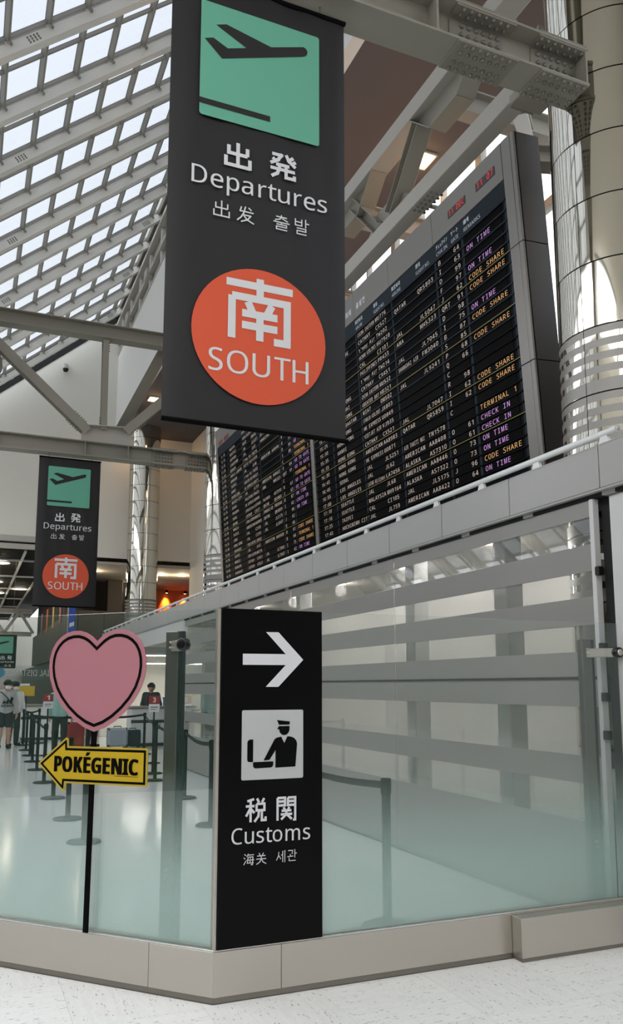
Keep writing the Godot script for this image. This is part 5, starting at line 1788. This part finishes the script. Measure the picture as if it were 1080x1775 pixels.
	for k in 2:
		var c := Vector3(6.0, 2.45 - 0.2 * k, -23.6 - k * 1.2)
		var t := thing("strip_light", "long white strip lamp under the ceiling beyond the screen's opening", "ceiling lamp", c, "strip lamps over the counter")
		obj("housing", box(c + Vector3(0, 0.03, 0), Vector3(3.2, 0.06, 0.12), 0.006), M.white_metal, t)
		for hx in [-1.3, 1.3]:
			st = st_new()
			tube(st, [c + Vector3(hx, 0.05, 0), Vector3(c.x + hx, 2.63, c.z)], 0.006, 6)
			obj("hanger_rod", st, M.white_metal, t)
		obj("tube_lamp", box(c - Vector3(0, 0.012, 0), Vector3(3.1, 0.03, 0.08), 0.008), M.lamp_white, t)
		area_light(c - Vector3(0, 0.04, 0), Vector2(3.1, 0.08), 0.8, Vector3.DOWN)
	var ex := thing("exit_sign", "small green and white exit sign beyond the opening", "sign", Vector3(5.5, 1.85, -22.9))
	obj("case", box(Vector3(5.5, 1.98, -22.9), Vector3(0.17, 0.17, 0.04), 0.006), M.white_metal, ex)
	obj("lit_face", box(Vector3(5.5, 1.98, -22.878), Vector3(0.15, 0.15, 0.004), 0.001), glow("bfe8dc", 1.2), ex)
	st = st_new()
	prism(st, pl("5.45,1.97 5.5,1.97 5.5,1.94 5.55,1.985 5.5,2.03 5.5,2.0 5.45,2.0"), Transform3D(Basis.IDENTITY, Vector3(0, 0, -22.875)), 0, 0)
	obj("arrow", st, M.print_green, ex)
	st = st_new()
	tube(st, [Vector3(5.5, 2.06, -22.9), Vector3(5.5, 2.62, -22.9)], 0.01, 6)
	obj("stem", st, M.white_metal, ex)
	# camera and drum lamp on the left
	var sc2 := thing("security_camera", "small white security camera on the pale end wall", "security camera", Vector3(2.61, 12.45, -28.3))
	st = st_new()
	bx(st, Vector3(2.61, 12.62, -28.2), Vector3(0.16, 0.12, 0.2), Basis.IDENTITY, 0.03)
	obj("bracket", st, M.white_metal, sc2)
	st = st_new()
	lathe(st, [Vector2(0.1, 0.1), Vector2(0.1, 0.0), Vector2(0.07, -0.08), Vector2(0, -0.1)], Vector3(2.61, 12.45, -28.12), 16)
	obj("dome", st, M.black, sc2)
	st = st_new()
	lathe(st, [Vector2(0.11, 0.1), Vector2(0.11, 0.02), Vector2(0.1, 0.0)], Vector3(2.61, 12.47, -28.12), 16)
	obj("shroud", st, M.white_metal, sc2)
	var dl := thing("floodlight", "grey drum-shaped floodlight at the photo's left edge below the glazing", "lamp", Vector3(0.25, 8.1, -17.1))
	st = st_new()
	var db := Basis(Vector3(0, 1, 0), Vector3(0.9, 0, 0.43).normalized(), Vector3(0, 1, 0).cross(Vector3(0.9, 0, 0.43).normalized()))
	lathe(st, [Vector2(0, -0.3), Vector2(0.2, -0.3), Vector2(0.24, -0.2), Vector2(0.24, 0.03), Vector2(0.21, 0.03), Vector2(0.19, -0.02)], Vector3(0.22, 8.12, -17.1), 24, 0, TAU, db)
	obj("housing", st, M.steel_dark, dl)
	st = st_new()
	lathe(st, [Vector2(0.2, -0.02), Vector2(0, -0.03)], Vector3(0.22, 8.12, -17.1), 24, 0, TAU, db)
	obj("lens", st, M.black, dl)
	st = st_new()
	tube(st, [Vector3(0.15, 8.3, -17.12), Vector3(0.05, 9.16, -17.4)], 0.025, 8)
	obj("yoke", st, M.steel_dark, dl)
